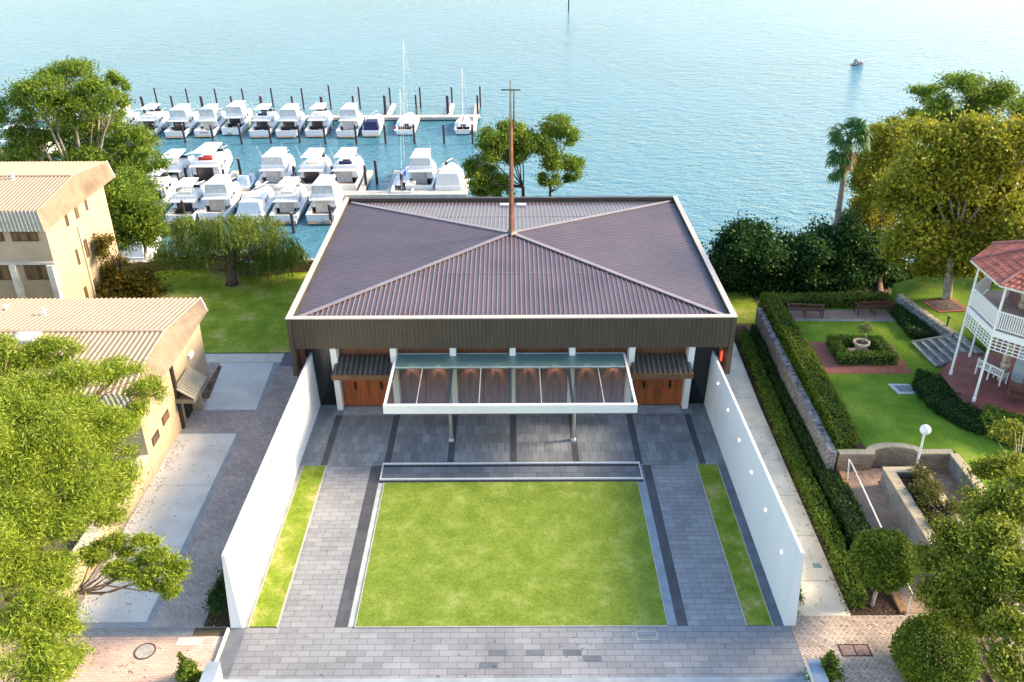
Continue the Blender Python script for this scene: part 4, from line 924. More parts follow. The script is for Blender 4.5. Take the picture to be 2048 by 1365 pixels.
for k in (2,3,4,5):
    a, b = oc(k,3.56,0), oc(k+1,3.56,0) 
    if k == 5: b = oc(6,3.56,0)
    z = lambda q, h: Vector((q.x, q.y, h))
    MB().beam(z(a,6.58), z(b,6.58), .10, .34).build('floor_beam', WV, vh)
    MB().beam(z(a,7.78), z(b,7.78), .09, .06).build('handrail', WV, vh)
    MB().beam(z(a,6.9), z(b,6.9), .05, .05).build('bottom_rail', WV, vh)
    n = 26; bl = MB()
    for j in range(1, n): p = a.lerp(b, j/n); bl.box(p.x-.022, p.x+.022, p.y-.022, p.y+.022, 6.9, 7.77)
    bl.build('balusters', WV, vh)
    lt = MB(); n = 10; d = (b-a)
    for j in range(n+1): p = a.lerp(b, j/n); lt.beam(z(p,5.70), z(p,6.42), .045, .03, up=(1,0,0))
    for h in (5.72,5.90,6.08,6.26): lt.beam(z(a,h), z(b,h), .035, .045)
    lt.build('lattice', WV, vh)
    MB().beam(z(a,9.18), z(b,9.18), .12, .16).build('roof_beam', WV, vh)
# roof of tiles
TILE = brickmat('terracotta tiles', (.46,.13,.075), (.34,.085,.055), (.16,.045,.035), .34, .36, .02, big=(.75,1.2), bigscale=1.2, rough=.75)
TIS = mat('terracotta tile', (.46,.13,.08), .75, var=.25, vscale=2.2)
apx = Vector((OC.x, OC.y, 10.9)); rt = MB(); hips = MB()
for k in range(8):
    a, b = oc(k,4.0,9.22), oc(k+1,4.0,9.22); rows = 11
    for r_ in range(rows):
        f0, f1 = r_/rows, (r_+1)/rows; p0, p1 = a.lerp(apx, f0), b.lerp(apx, f0); q0, q1 = a.lerp(apx, f1), b.lerp(apx, f1)
        cols = max(1, int((p1-p0).length/.26)); up = Vector((0,0,.05))
        for c_ in range(cols):
            u0, u1 = c_/cols, (c_+1)/cols; e = .006
            A_, B_ = p0.lerp(p1, u0+e), p0.lerp(p1, u1-e); C_, D_ = q0.lerp(q1, u1-e), q0.lerp(q1, u0+e)
            mA, mD = (A_+B_)/2+Vector((0,0,.085)), (C_+D_)/2+Vector((0,0,.03))
            rt.add([A_+up, mA, B_+up, C_, mD, D_, A_, B_], [(0,1,4,5),(1,2,3,4),(6,7,2,1),(6,1,0)])
    hips.tube([a+Vector((0,0,.06)), apx+Vector((0,0,.1))], .085, 7)
ro = rt.build('roof', TIS, vh); hips.build('hip_tiles', mat('hip tile', (.36,.13,.11), .7, var=.2), ro)
bb = MB()
for k in (2,3,4,5): bb.beam(oc(k,4.0,9.2), oc(k+1,4.0,9.2), .05, .10)
bb.build('gutter', mat('cream gutter', (.7,.66,.55), .5), vh)
MB().add([tuple(p) for p in octo(3.97,9.19)], [tuple(range(8))]).build('ceiling', mat('ceiling board', (.6,.56,.48), .7), vh)
HB = brickmat('house red brick', (.30,.11,.09), (.22,.075,.065), (.30,.22,.18), .24, .09, .012, plane='xz', rough=.85)
MB().prism([(26.15,40.6),(26.9,39.0),(28.2,38.2),(44,38.2),(44,52),(28,43.4),(26.3,42.2)], DZ, 9.1).build('wall', HB, vh)
rr = random.Random(4); q = MB()
for (x, y) in ((26.12,40.55),(26.85,38.95)):
    for j in range(22):
        z0 = DZ+j*.29; wd = .26 if j % 2 else .17
        if 6.4 < z0 < 6.72: continue
        q.box(x-wd/2-.05, x+wd, y-wd, y+.05, z0, z0+.26)
q.build('quoins', mat('cream quoin stone', (.62,.52,.34), .9, var=.2, vscale=5, bump=.5), vh)
wf = MB().hexa([(26.38,40.1,DZ+.3),(26.42,40.12,DZ+.3),(26.72,39.52,DZ+.3),(26.66,39.48,DZ+.3)], [(26.38,40.1,DZ+2.5),(26.42,40.12,DZ+2.5),(26.72,39.52,DZ+2.5),(26.66,39.48,DZ+2.5)]).build('window', mat('blue grey shutter', (.35,.40,.42), .5), vh)
# furniture on the deck
bench((25.45,40.55,DZ), R(-62), 1.5, 'white slatted bench on the red veranda deck beside the brick wall', WV, None, back=True)
bench((26.3,38.35,DZ), R(150), 1.7, 'brown wooden bench on the red veranda deck near the hedge', mat('brown bench wood', (.14,.07,.04), .6), None)
#==MARK==
# ================================================================== MARINA
WZ = -18.0
GEL = mat('white gelcoat', (.82,.82,.80), .3, 0, var=.02)
GEL2 = mat('cream gelcoat', (.76,.72,.64), .35, 0, var=.03)
BGLS = mat('tinted boat glass', (.015,.02,.035), .08, 0, var=.1)
BOOT = mat('dark boot stripe', (.02,.03,.06), .5); ANTI = mat('antifoul blue', (.03,.06,.14), .7)
TEAKD = mat('teak cockpit floor', (.34,.25,.17), .7, var=.15)
NAVY = mat('navy canvas', (.015,.025,.09), .8); SHADE = mat('grey canvas', (.45,.48,.50), .8); CLEAR = mat('clear curtain', (.55,.58,.57), .25, 0, var=.1, vscale=2)
CHR = mat('boat rail steel', (.7,.7,.7), .25, .9); PLYEL = mat('yellow trim', (.7,.55,.05), .5); BRED = mat('red canvas', (.5,.03,.04), .7)
PILEM = mat('tarred timber pile', (.035,.022,.030), .85, var=.3, vscale=2); PONT = mat('pontoon decking', (.50,.47,.42), .85, var=.12, vscale=1)

def loc(mb, nm, m, par, smooth=False):
    o = mb.build(nm, m, None, smooth); o.parent = par; return o
def frust(mb, y0, y1, yt0, yt1, w0, w1, z0, z1, wf0=None, wf1=None):
    """box with tapering: aft y0 fwd y1 at base, yt at top; w half widths aft, wf half widths forward"""
    wf0 = w0 if wf0 is None else wf0; wf1 = w1 if wf1 is None else wf1
    return mb.hexa([(-w0,y0,z0),(w0,y0,z0),(wf0,y1,z0),(-wf0,y1,z0)], [(-w1,yt0,z1),(w1,yt0,z1),(wf1,yt1,z1),(-wf1,yt1,z1)])
def parts(mb, nm, m, par):
    """one object per loose piece of mb"""
    n = len(mb.v); root = list(range(n))
    def f(i):
        while root[i] != i: root[i] = root[root[i]]; i = root[i]
        return i
    for fc in mb.f:
        for k in fc[1:]: root[f(k)] = f(fc[0])
    g = {}
    for fc in mb.f: g.setdefault(f(fc[0]), []).append(fc)
    for fs in g.values():
        ids = sorted({k for q in fs for k in q}); mp = {k: i for i, k in enumerate(ids)}; q = MB(); q.v = [mb.v[k] for k in ids]; q.f = [tuple(mp[k] for k in x) for x in fs]; loc(q, nm, m, par)
def hull(L, B, fb, m, stripe, par, nst=12, wide=.86):
    mb = MB(); sp = MB(); N = nst+1
    def st(t):
        k = max(0., (t-.42)/.58); b = B/2*(1-k**2.3)*(.93+.07*min(1, t*4)); bw = B/2*wide*(1-max(0, (t-.3)/.68)**1.8 if t < .98 else 0.0)
        return max(b, .02), max(bw, .01), fb*(1+.42*t*t), t*L, t*L*(.95)
    S_ = [st(i/nst) for i in range(N)]
    for b, bw, h, y, yw in S_: mb.v += [(-b,y,h),(-bw,yw,.18),(-bw*.95,yw,-.05),(0,yw,-.5),(bw*.95,yw,-.05),(bw,yw,.18),(b,y,h)]
    for i in range(nst):
        for k in range(6): a = i*7+k; mb.f.append((a, a+1, a+8, a+7))
    mb.f.append((0,6,5,4,3,2,1))
    # deck forward of cockpit and side decks
    ci = int(nst*.27); d0 = len(mb.v)
    for i, (b, bw, h, y, yw) in enumerate(S_): mb.v += [(-b,y,h-.02),(-max(b-.28,.0),y,h),(max(b-.28,.0),y,h),(b,y,h-.02)]
    for i in range(nst):
        a = d0+i*4
        mb.f += [(a,a+4,a+5,a+1),(a+2,a+6,a+7,a+3)]
        if i >= ci: mb.f.append((a+1,a+5,a+6,a+2))
    o = loc(mb, 'hull', m, par)
    for (b, bw, h, y, yw) in S_: sp.v += [(-bw-.012,yw,.20),(-bw-.012,yw,.02),(bw+.012,yw,.02),(bw+.012,yw,.20)]
    for i in range(nst): a = i*4; sp.f += [(a,a+1,a+5,a+4),(a+3,a+7,a+6,a+2)]
    sp.v += [(-S_[0][1]-.012,-.012,.2),(-S_[0][1]-.012,-.012,-.0),(S_[0][1]+.012,-.012,0),(S_[0][1]+.012,-.012,.2)]; q = len(sp.v)-4; sp.f.append((q,q+1,q+2,q+3))
    loc(sp, 'waterline_stripe', stripe, o)
    # cockpit
    yc = S_[ci][3]; bi = B/2*.93-.28; f = MB(); f.box(-bi, bi, .25, yc, .35, .45); loc(f, 'cockpit_floor', TEAKD, par)
    w_ = MB(); w_.box(-bi-.03, -bi, .2, yc, .4, fb).box(bi, bi+.03, .2, yc, .4, fb).box(-bi, bi, .03, .22, .4, fb+.03); loc(w_, 'cockpit_sides', m, par)
    return yc
def cruiser(pos, label, L=13., B=4.1, kind='fly', top='hard', glass='dark', accent=None, hullm=None, stripe=None, rz=0, group=None, aerial=1, cover=None, hscale=1.):
    m = hullm or GEL; t = bpy.data.objects.new('motor_boat', None); COL.objects.link(t); tag(t, label, 'boat', group); t.location = pos; t.rotation_euler = (0,0,rz)
    fb = 1.25*hscale; yc = hull(L, B, fb, m, stripe or BOOT, t); w = B/2-.42
    loc(MB().box(-B/2*.8, B/2*.8, -.75, 0, .18, .30), 'swim_platform', TEAKD if stripe is None else m, t)
    cz = fb+.15; ch_ = 1.15*hscale; y0 = yc; y1 = L*.70
    cab = MB(); frust(cab, y0, y1, y0+.1, y1-1.3, w, w-.18, fb-.05, cz+ch_, w*.72, w*.66); frust(cab, y1-.2, L*.84, y1-.2, L*.78, w*.72, w*.5, fb, fb+.45, w*.3, w*.2); loc(cab, 'cabin', m, t)
    g = MB(); za, zb = cz+.35, cz+.82; fa, fc = (za-fb)/(cz+ch_-fb), (zb-fb)/(cz+ch_-fb)
    lerp = lambda a, b, f: a+(b-a)*f
    for sgn in (-1, 1):
        for (u0, u1) in ((.12,.42),(.48,.78)):
            pts = []
            for (u, f, z) in ((u0,fa,za),(u1,fa,za),(u1-.02,fc,zb),(u0+.02,fc,zb)):
                yy = lerp(lerp(y0,y1,u), lerp(y0+.1,y1-1.3,u), f); ww = lerp(lerp(w,w*.72,u), lerp(w-.18,w*.66,u), f)+.025; pts.append((sgn*ww, yy, z))
            g.add(pts, [(0,1,2,3) if sgn > 0 else (3,2,1,0)])
    wi = []
    for (f, z) in ((fa,za),(fc,zb)):
        yy = lerp(y1, y1-1.3, f)+.03; ww = lerp(w*.72, w*.66, f)*.92; wi += [(-ww,yy,z),(ww,yy,z)]
    g.add([wi[0],wi[1],wi[3],wi[2]], [(0,1,2,3)]); loc(g, 'window_band', BGLS, t)
    gd = BGLS if glass == 'dark' else CLEAR
    loc(MB().box(-w*.72, w*.5, y0-.05, y0+.0, .5, cz+ch_*.8), 'aft_door', gd, t)
    # side hull ports
    pt = MB()
    for sgn in (-1, 1):
        for u in (.52,.58,.64): bx = B/2*(1-max(0,(u-.42)/.58)**2.3); pt.box(min(sgn*(bx-.12), sgn*(bx+.0)), max(sgn*(bx-.12), sgn*(bx+.0)), u*L-.18, u*L+.18, fb*.83, fb*.97)
    parts(pt, 'hull_port', BGLS, t)
    dz = cz+ch_
    if kind == 'fly':
        fl = MB(); frust(fl, y0-1.5, y1-1.2, y0-1.5, y1-1.2, w+.02, w+.02, dz, dz+.12, w*.7, w*.7)
        frust(fl, y0-.2, y1-1.0, y0-.2, y1-1.35, w-.05, w-.0, dz+.12, dz+.62, w*.62, w*.6); o = loc(fl, 'flybridge', m, t)
        parts(MB().box(-w*.5, w*.5, y0+.3, y0+.9, dz+.62, dz+1.0).box(-w*.3, w*.3, y0+1.6, y0+2.0, dz+.62, dz+.95), 'seat', accent or GEL2, o)
        ws = MB(); frust(ws, y1-1.9, y1-1.45, y1-2.4, y1-2.3, w*.72, w*.66, dz+.62, dz+1.15, w*.6, w*.56); loc(ws, 'windscreen', BGLS if glass == 'dark' else CLEAR, o)
        pm = MB()
        for sgn in (-1, 1): pm.beam((sgn*w*.9, y0-1.4, .9), (sgn*w*.95, y0-1.45, dz), .07); 
        parts(pm, 'deck_strut', CHR, t)
        rl = MB(); rl.tube([(-w,y0-.2,dz+.75),(-w,y0-1.45,dz+.75),(w,y0-1.45,dz+.75),(w,y0-.2,dz+.75)], .025, 5)
        for x in (-w, -w/3, w/3, w): rl.beam((x,y0-1.45,dz+.12),(x,y0-1.45,dz+.75), .03)
        loc(rl, 'bridge_rail', CHR, o)
        if top:
            zt = dz+1.95
            tp = MB(); frust(tp, y0-.5, y1-1.7, y0-.35, y1-2.0, w*.86, w*.74, zt, zt+.16, w*.66, w*.56); loc(tp, 'hard_top', (accent if top == 'canvas' and accent else m), o)
            lg = MB()
            for sgn in (-1, 1): lg.beam((sgn*w*.86,y0-.1,dz+.5),(sgn*w*.78,y0-.3,zt+.02), .09); lg.beam((sgn*w*.66,y1-1.7,dz+.5),(sgn*w*.58,y1-2.1,zt+.02), .07)
            parts(lg, 'top_support', CHR, o)
            if top in ('enclosed', 'canvas'):
                en = MB()
                for sgn in (-1, 1): en.add([(sgn*w*.92,y0-.15,dz+.55),(sgn*w*.64,y1-1.75,dz+.55),(sgn*w*.58,y1-2.05,zt),(sgn*w*.8,y0-.35,zt)], [(0,1,2,3)])
                en.add([(-w*.92,y0-.15,dz+.55),(w*.92,y0-.15,dz+.55),(w*.8,y0-.35,zt),(-w*.8,y0-.35,zt)], [(0,1,2,3)]); loc(en, 'clear_curtains', CLEAR, o)
            ra = MB().lathe([(0,0),(.28,0),(.30,.14),(.2,.24),(0,.26)], (0,y0+1.2,zt+.16), 12); loc(ra, 'radome', m, o)
        ae = MB()
        for k in range(aerial): sgn = -1 if k % 2 else 1; ae.tube([(sgn*w*.7,y0+.6,dz+.6),(sgn*w*.95,y0-.3-1.2*k,dz+4.2)], [.03,.012], 5)
        if aerial: parts(ae, 'aerial', GEL, o)
    elif kind == 'express':
        ar = MB()
        for sgn in (-1, 1): ar.beam((sgn*w,yc-.4,fb),(sgn*w*.85,yc-.1,dz+.45), .35, .10)
        ar.beam((-w*.88,yc-.1,dz+.45),(w*.88,yc-.1,dz+.45), .4, .12); loc(ar, 'radar_arch', m, t)
        if accent: cv = MB(); frust(cv, .3, yc+1.3, .9, yc+.6, w+.1, w*.8, fb, dz+.35, w, w*.75); loc(cv, 'canvas_cover', accent, t)
    if cover: cv = MB(); frust(cv, .15, yc+.3, .7, yc+.3, w+.15, w*.8, fb, cz+ch_*.95, w, w*.85); loc(cv, 'cockpit_cover', cover, t)
    # bow rail
    br = MB(); pr_ = []
    for i in range(7):
        u = .55+.45*i/6; k = max(0, (u-.42)/.58); b = B/2*(1-k**2.3)-.08; pr_.append((max(b,.0), u*L-.05, fb*(1+.42*u*u)))
    for sgn in (-1, 1):
        br.tube([(sgn*p[0],p[1],p[2]+.6) for p in pr_], .03, 5)
        for p in pr_[::2]: br.beam((sgn*p[0],p[1],p[2]-.02),(sgn*p[0],p[1],p[2]+.6), .03)
    loc(br, 'bow_rail', CHR, t)
    fd = MB()
    for sgn in (-1, 1):
        for u in (.25,.5): fd.lathe([(0,.35),(.12,.4),(.14,.65),(.12,.95),(0,1.0)], (sgn*(B/2+.1), u*L, 0), 8)
    parts(fd, 'fender', NAVY, t) if accent is None else None
    return t
def yacht(pos, label, L=11., B=3.2, mast=15., sail=None, rz=0, hm=None):
    t = bpy.data.objects.new('sailing_yacht', None); COL.objects.link(t); tag(t, label, 'yacht'); t.location = pos; t.rotation_euler = (0,0,rz)
    yc = hull(L, B, 1.0, hm or GEL, NAVY, t, wide=.7)
    cb = MB(); frust(cb, yc, L*.68, yc+.3, L*.62, B*.33, B*.28, .95, 1.55, B*.18, B*.14); loc(cb, 'cabin', GEL, t)
    g = MB()
    for sgn in (-1, 1): g.add([(sgn*B*.325,yc+.5,1.15),(sgn*B*.24,L*.55,1.15),(sgn*B*.22,L*.53,1.4),(sgn*B*.30,yc+.6,1.4)], [(0,1,2,3)])
    g.box(-.45, .45, yc-.02, yc-.0, .9, 1.45); loc(g, 'window_band', BGLS, t)
    my = L*.5; mm = loc(MB().tube([(0,my,1.2),(0,my,mast)], [.055,.03], 8), 'mast', mat('pale mast', (.62,.58,.50), .4, .3), t)
    loc(MB().beam((0,my,mast*.55),(0,my,mast*.55+.05), 1.6, .05).beam((-.9,my,mast*.5),(.9,my,mast*.5), .06), 'spreaders', CHR, mm)
    rg = MB()
    for p in ((0,.2,1.1),(0,L-.1,1.4),(-B/2+.1,my,1.1),(B/2-.1,my,1.1)): rg.tube([(0,my,mast-.1), p], .008, 4)
    loc(rg, 'rigging', CHR, t)
    bo = MB().tube([(0,my-.1,2.1),(0,.8,2.2)], .07, 6); loc(bo, 'boom', CHR, t)
    sc = MB().lathe([(.001,0),(.16,.1),(.22,2),(.12,my-1.3),(.001,my-1.2)], (0,0,0), 8); sc.v = [(p[0], my-.2-p[2], 2.3+p[1]) for p in sc.v]; loc(sc, 'sail_cover', sail or SHADE, t)
    pu = MB().tube([(-B*.4,.15,1.0),(-B*.4,.1,1.6),(B*.4,.1,1.6),(B*.4,.15,1.0)], .025, 5); loc(pu, 'stern_rail', CHR, t)
    if hm is None: loc(MB().box(-B/2-.01, -B/2+.5, .2, .28, 1.2, 1.7), 'lifebuoy_box', BRED, t)
    return t
def wp(px, py): p = at(px, py, WZ); return (p.x, p.y, WZ)
def st(px, py, dy=0.): p = at(px, py, WZ); return (p.x, p.y+.8, WZ)
far = 'cruisers moored stern out in the far row'
cruiser(st(349,279), 'white flybridge cruiser at the left end of the far row, just clear of the tree', 13.5, 4.3, top='enclosed', glass='dark', aerial=0)
t2 = cruiser(st(407,277), 'white cruiser with red lettered transom, second in the far row', 13.5, 4.1, top='canvas', glass='clear', aerial=2, accent=SHADE, hscale=.95)
loc(MB().box(-.75, .75, -.03, -.012, .72, .86), 'transom_lettering', BRED, t2)
t = cruiser(st(462,272), 'white cruiser with yellow trimmed stern and dark blue cockpit cover', 14, 4.2, top='enclosed', glass='dark', accent=NAVY, stripe=PLYEL)
cruiser(st(518,278), 'white cruiser with dark band below flybridge and life rings, fourth in the far row', 13, 4.2, top='hard', glass='dark', accent=NAVY, hscale=1.02, aerial=2)
cruiser(st(572,278), 'white cruiser with curtained flybridge, fifth in the far row', 13.5, 4.4, top='enclosed', glass='dark', aerial=1)
cruiser(st(630,277), 'white cruiser with black tinted bridge and saloon glass, sixth in the far row', 13.5, 4.2, top='hard', glass='dark', aerial=0)
cruiser(st(693,278), 'white cruiser with pale closed curtains, seventh in the far row', 14, 4.3, top='enclosed', glass='clear', aerial=1)
cruiser(st(741,276), 'low sports boat under a dark navy cockpit canopy at the end of the far cruisers', 12, 3.6, kind='express', accent=NAVY, hscale=.85)
yacht(st(809,274), 'cream sailing yacht with red box on the stern in the far row', 12.5, 4.2, 16.2, None, hm=None)
yacht(st(925,273), 'small white sailing yacht alone beside the last finger pontoon', 9.5, 3.3, 11.6, mat('brown sail cover', (.20,.10,.06), .8), hm=GEL2)
# second row
def near2(px, py): return st(px, py)
cruiser(st(330,388), 'white cruiser with open dark saloon, leftmost in the middle row', 14, 4.6, top='hard', glass='dark', aerial=0)
cruiser(st(398,388), 'largest white cruiser with red seats in its upper bridge, middle row', 16.5, 5.2, top='hard', glass='dark', accent=BRED, hscale=1.25, aerial=1)
cruiser(st(482,388), 'small open runabout with pale blue canopy in the middle row', 6.5, 2.6, kind='express', accent=mat('pale blue canvas', (.45,.58,.68), .8), hscale=.62)
cruiser(st(538,390), 'white cruiser with clear curtains and tall aerials, middle row', 15, 4.7, top='enclosed', glass='clear', hscale=1.1, aerial=2)
cruiser(st(617,390), 'white cruiser with black bridge glass beside the tall aerial cruiser, middle row', 14.5, 4.7, top='hard', glass='dark', hscale=1.08, aerial=2)
cruiser(st(684,389), 'white cruiser with dark brow over a cream saloon, right of the middle row', 15, 4.8, top='hard', glass='clear', accent=NAVY, hscale=1.05, aerial=2)
cruiser(st(838,392), 'white cruiser with cream curtained bridge just above the chapel roof edge', 14.5, 4.6, top='enclosed', glass='clear', hscale=1.1, aerial=1)
cruiser(st(897,394), 'white sports cruiser with a tan interior beside the chapel tree', 11, 4.4, kind='express', accent=GEL2, hscale=1.1)
yacht(st(803,400), 'white sailing yacht with a red flag and tall mast hidden behind the chapel roof', 12, 3.6, 15.2, mat('blue sail cover', (.03,.12,.35), .8), hm=GEL)
# third row
cruiser(st(358,452), 'white cruiser with dark saloon windows above the weeping tree', 12.5, 4.4, top='hard', glass='dark', aerial=1)
cruiser(st(424,448), 'white cruiser half hidden behind the top of the weeping tree', 13, 4.5, top='enclosed', glass='clear', hscale=1.05)
cruiser(st(497,452), 'white boat with a big pale grey cockpit cover, near row', 12, 4.3, kind='express', accent=mat('pale cover', (.62,.68,.72), .8, var=.04), hscale=1.0)
cruiser(st(566,452), 'white flybridge boat with open hatches between pale cover boat and pile, near row', 13, 4.3, top='hard', glass='clear', aerial=1, accent=GEL2)
cruiser(st(640,452), 'white cruiser with black waterline nearest the chapel roof corner', 13.5, 4.4, top='enclosed', glass='clear', hscale=1.08, aerial=0)
cruiser(st(296,425), 'white motor boat hull poking out left of the dark saloon cruiser, near row', 12, 4.2, top='hard', glass='dark', aerial=0)
# boats glimpsed through the big left tree
for (px, py, lab, kw) in [(288,277,'white cruiser partly behind the right edge of the big left tree',dict(top='hard')),(228,279,'white cruiser glimpsed through the middle of the big left tree',dict(top='enclosed',glass='clear')),
    (165,281,'white cruiser glimpsed through the left half of the big left tree',dict(top='hard')),(100,282,'white motor boat glimpsed behind the tree above the tan roof ridge',dict(kind='express',accent=None)),
    (58,335,'white cruiser just above the tan roof at the left edge',dict(top='hard')),(8,322,'white cruiser cut by the left edge of the picture',dict(top='enclosed',glass='clear'))]:
    cruiser(st(px, py), lab, 13, 4.2, **kw)
cruiser(st(262,540), 'white boat with pale awning seen beside the storeyed building corner', 10, 3.8, kind='express', accent=GEL2)
# speed boat out on the river and its wake
cruiser((wp(1706,131)), 'tiny speedboat running across the open river', 3.4, 1.4, kind='express', accent=None, hscale=.32, hullm=mat('grey dinghy', (.30,.32,.34), .5), rz=R(-70))
wk = MB(); p = at(1700,131,WZ); rr = random.Random(2)
for sg in (-1, 1):
    for k in range(60):
        x = p.x-2.5-k*.62; y = p.y+.25+k*.14+sg*(.10+k*.022); h = rr.uniform(.04,.10)*(1-k/75); wk.sheet([(x-.42,y-h),(x+.3,y-h),(x+.4,y+h),(x-.3,y+h)], WZ+.03)
wk2 = wk.build('boat_wake', mat('wake foam', (.40,.52,.58), .8)); tag(wk2, kind='structure')
t = thing('channel_marker', wp(1137,22), 'dark channel marker post far out on the river', 'marker'); q = wp(1137,22)
MB().tube([(q[0],q[1],WZ-1),(q[0],q[1],WZ+6)], .22, 8).box(q[0]-.7, q[0]+.7, q[1]-.3, q[1]+.3, WZ+5, WZ+6.0).build('post', PILEM, t)

# piles
def pile(px, py, top_px, r, label, group, leany=0):
    b = at(px, py, WZ); k = mpp((b.x, b.y, WZ+2)); h = (py-top_px[1])*k/.90; tx = b.x+(top_px[0]-px)*k*.35
    t = thing('mooring_pile', (b.x, b.y, WZ), label, 'pile', group)
    MB().tube([(b.x,b.y,WZ-2),(tx,b.y,WZ+h)], r, 8).build('post', PILEM, t)
    MB().lathe([(0,0),(r*1.05,0),(r*.9,.10),(0,.16)], (tx,b.y,WZ+h), 8).build('cap', mat('pale pile cap', (.25,.22,.22), .8), t)
ORD = ['first','second','third','fourth','fifth','sixth','seventh','eighth','ninth','tenth','eleventh','twelfth','thirteenth']
fp = [((318,218),(311,181)),((380,218),(373.5,182)),((437,218),(430.6,182)),((490.5,217),(485.6,182)),((548,218),(543.6,181)),((608.5,218),(604,181)),((662.6,218),(658,176)),((721,217),(718,179)),((782,214),(779,180)),((842,217),(840,179.5)),((904.7,213),(903,179)),((961,215),(959.8,178))]
for i, (b, tp) in enumerate(fp): pile(*b, tp, .17, ORD[i]+' slim pile from the left in the outermost line beyond the far cruisers', 'slim piles beyond the far pontoon')
mp_ = [((291,228),(283.6,197)),((350,233),(346,196)),((410,234),(404,197)),((469,234),(464,197)),((527,234),(523.6,197)),((589,234),(585,197)),((647,234),(643.7,198)),((709,231),(707,196)),((772,235),(770,196)),((834,235),(831.5,195)),((896.5,234),(894.5,196)),((956,235),(954.5,196))]
for i, (b, tp) in enumerate(mp_): pile(*b, tp, .28 if i % 2 == 0 else .2, ORD[i]+' stout pile from the left along the far pontoon, behind the cruisers', 'stout piles along the far pontoon')
np_ = [((316,289),(309,253)),((372,286),(365.5,253)),((429,289),(422.6,254)),((484.6,289),(479,253)),((543,287),(538.7,253)),((600.7,286),(596,253)),((652,289),(647,254)),((713.7,289),(711,254)),((772,288),(769,254)),((829.7,288),(827,253)),((889,288),(886.5,253)),((945.7,288),(944,253))]
for i, (b, tp) in enumerate(np_): pile(*b, tp, .2, ORD[i]+' pile from the left at the sterns of the far row boats', 'stern piles of the far row')
for (b, tp, lab) in [((483.7,356),(477.8,320.5),'lone dark pile above the small blue runabout'),((453.7,379),(448,342),'dark pile at the right side of the largest cruiser'),((754.7,368.5),(751,324.6),'dark pile left of the tall mast, above the roof edge'),((894,357),(892.4,326),'dark pile behind the tan interior sports cruiser'),((733,379),(732,335),'dark pile right of the cream saloon cruiser'),((806,392),(803,351),'dark pile at the foot of the tall mast above the roof'),((376,372),(375,338),'dark pile between the two biggest middle row cruisers'),
    ((588.7,466),(584,428),'tall dark pile standing between the two right boats of the near row'),((373,442),(366,404),'dark pile in front of the near row cruiser above the weeping tree'),((664,450),(659,412),'dark pile beside the chapel roof corner, near row'),((668,372),(665,336),'dark pile between the black bridge glass cruiser and cream saloon cruiser'),((592,372),(589,336),'dark pile left of the black bridge glass cruiser, middle row')]:
    pile(*b, tp, .22, lab, 'piles of the inner berths')
# pontoons
def pontoon(name, x0, x1, y0, y1, label, fingers=()):
    t = thing(name, ((x0+x1)/2, (y0+y1)/2, WZ), label, 'pontoon')
    MB().box(x0, x1, y0, y1, WZ+.25, WZ+.75).build('deck', PONT, t)
    MB().box(x0+.1, x1-.1, y0+.15, y1-.15, WZ-.4, WZ+.25).build('floats', mat('dark floats', (.05,.06,.06), .8), t)
    for (fx, fy0, fy1) in fingers: MB().box(fx-.45, fx+.45, fy0, fy1, WZ+.25, WZ+.73).build('finger', PONT, t)
yA = at(600,241,WZ).y; fg = []
for (px, up, dn) in [(318,0,1),(378,0,1),(436,0,1),(492,0,1),(548,0,1),(607,0,1),(660,0,1),(722,0,1),(775,1,0),(836,0,1),(899,1,0),(951,1,1)]:
    x = at(px, 241, WZ).x
    if up: fg.append((x, yA+1.0, yA+11))
    if dn: fg.append((x, yA-11.5, yA-1.0))
pontoon('far_pontoon', -100, at(955,241,WZ).x+.5, yA-1, yA+1, 'long far pontoon with finger jetties behind the first line of cruisers', fg)
yB = at(600,392,WZ).y-.9; fg = []
for px in (300,365,436,516,578,652,722,780,868,930): x = at(px, 392, WZ).x; fg += [(x, yB+1, yB+11.5)]
for px in (328,392,460,532,606,672): x = at(px, 420, WZ).x; fg += [(x, yB-12, yB-1)]
pontoon('inner_pontoon', -60, at(935,392,WZ).x, yB-1, yB+1, 'inner pontoon walkway between the middle and near rows of boats', fg)

# ================================================================== TREES
rngg = np.random.default_rng(77)
EUC = leafmat('eucalypt leaf', [(.05,.09,.012),(.12,.19,.02),(.24,.33,.03),(.40,.46,.07)], .4)
EUC_FAR = leafmat('far eucalypt leaf', [(.035,.075,.012),(.10,.17,.02),(.22,.31,.03),(.42,.46,.06)], .4)
OLV = leafmat('olive plane leaf', [(.07,.095,.009),(.18,.20,.016),(.36,.34,.028),(.62,.50,.05)], .4)
MAP = leafmat('maple leaf', [(.055,.085,.009),(.14,.18,.018),(.28,.32,.035),(.52,.48,.07)], .4)
DKB = leafmat('dark fig leaf', [(.010,.035,.010),(.025,.07,.016),(.055,.13,.025),(.11,.20,.04)], .3)
WEEP = leafmat('weeping leaf', [(.045,.07,.012),(.10,.15,.022),(.20,.26,.04),(.36,.38,.10)], .4)
ORG = leafmat('autumn shrub leaf', [(.03,.04,.006),(.09,.09,.012),(.22,.16,.02),(.42,.22,.03)], .35)
BALL = leafmat('topiary leaf', [(.03,.06,.008),(.08,.14,.014),(.19,.26,.025),(.36,.40,.045)], .35)
GOLD = leafmat('golden plane leaf', [(.09,.09,.008),(.20,.17,.012),(.38,.29,.02),(.60,.44,.04)], .4)
def C(lst, Y0, dY=2., ry=1.): return pxclumps(lst, Y0, dY, rngg, ry)
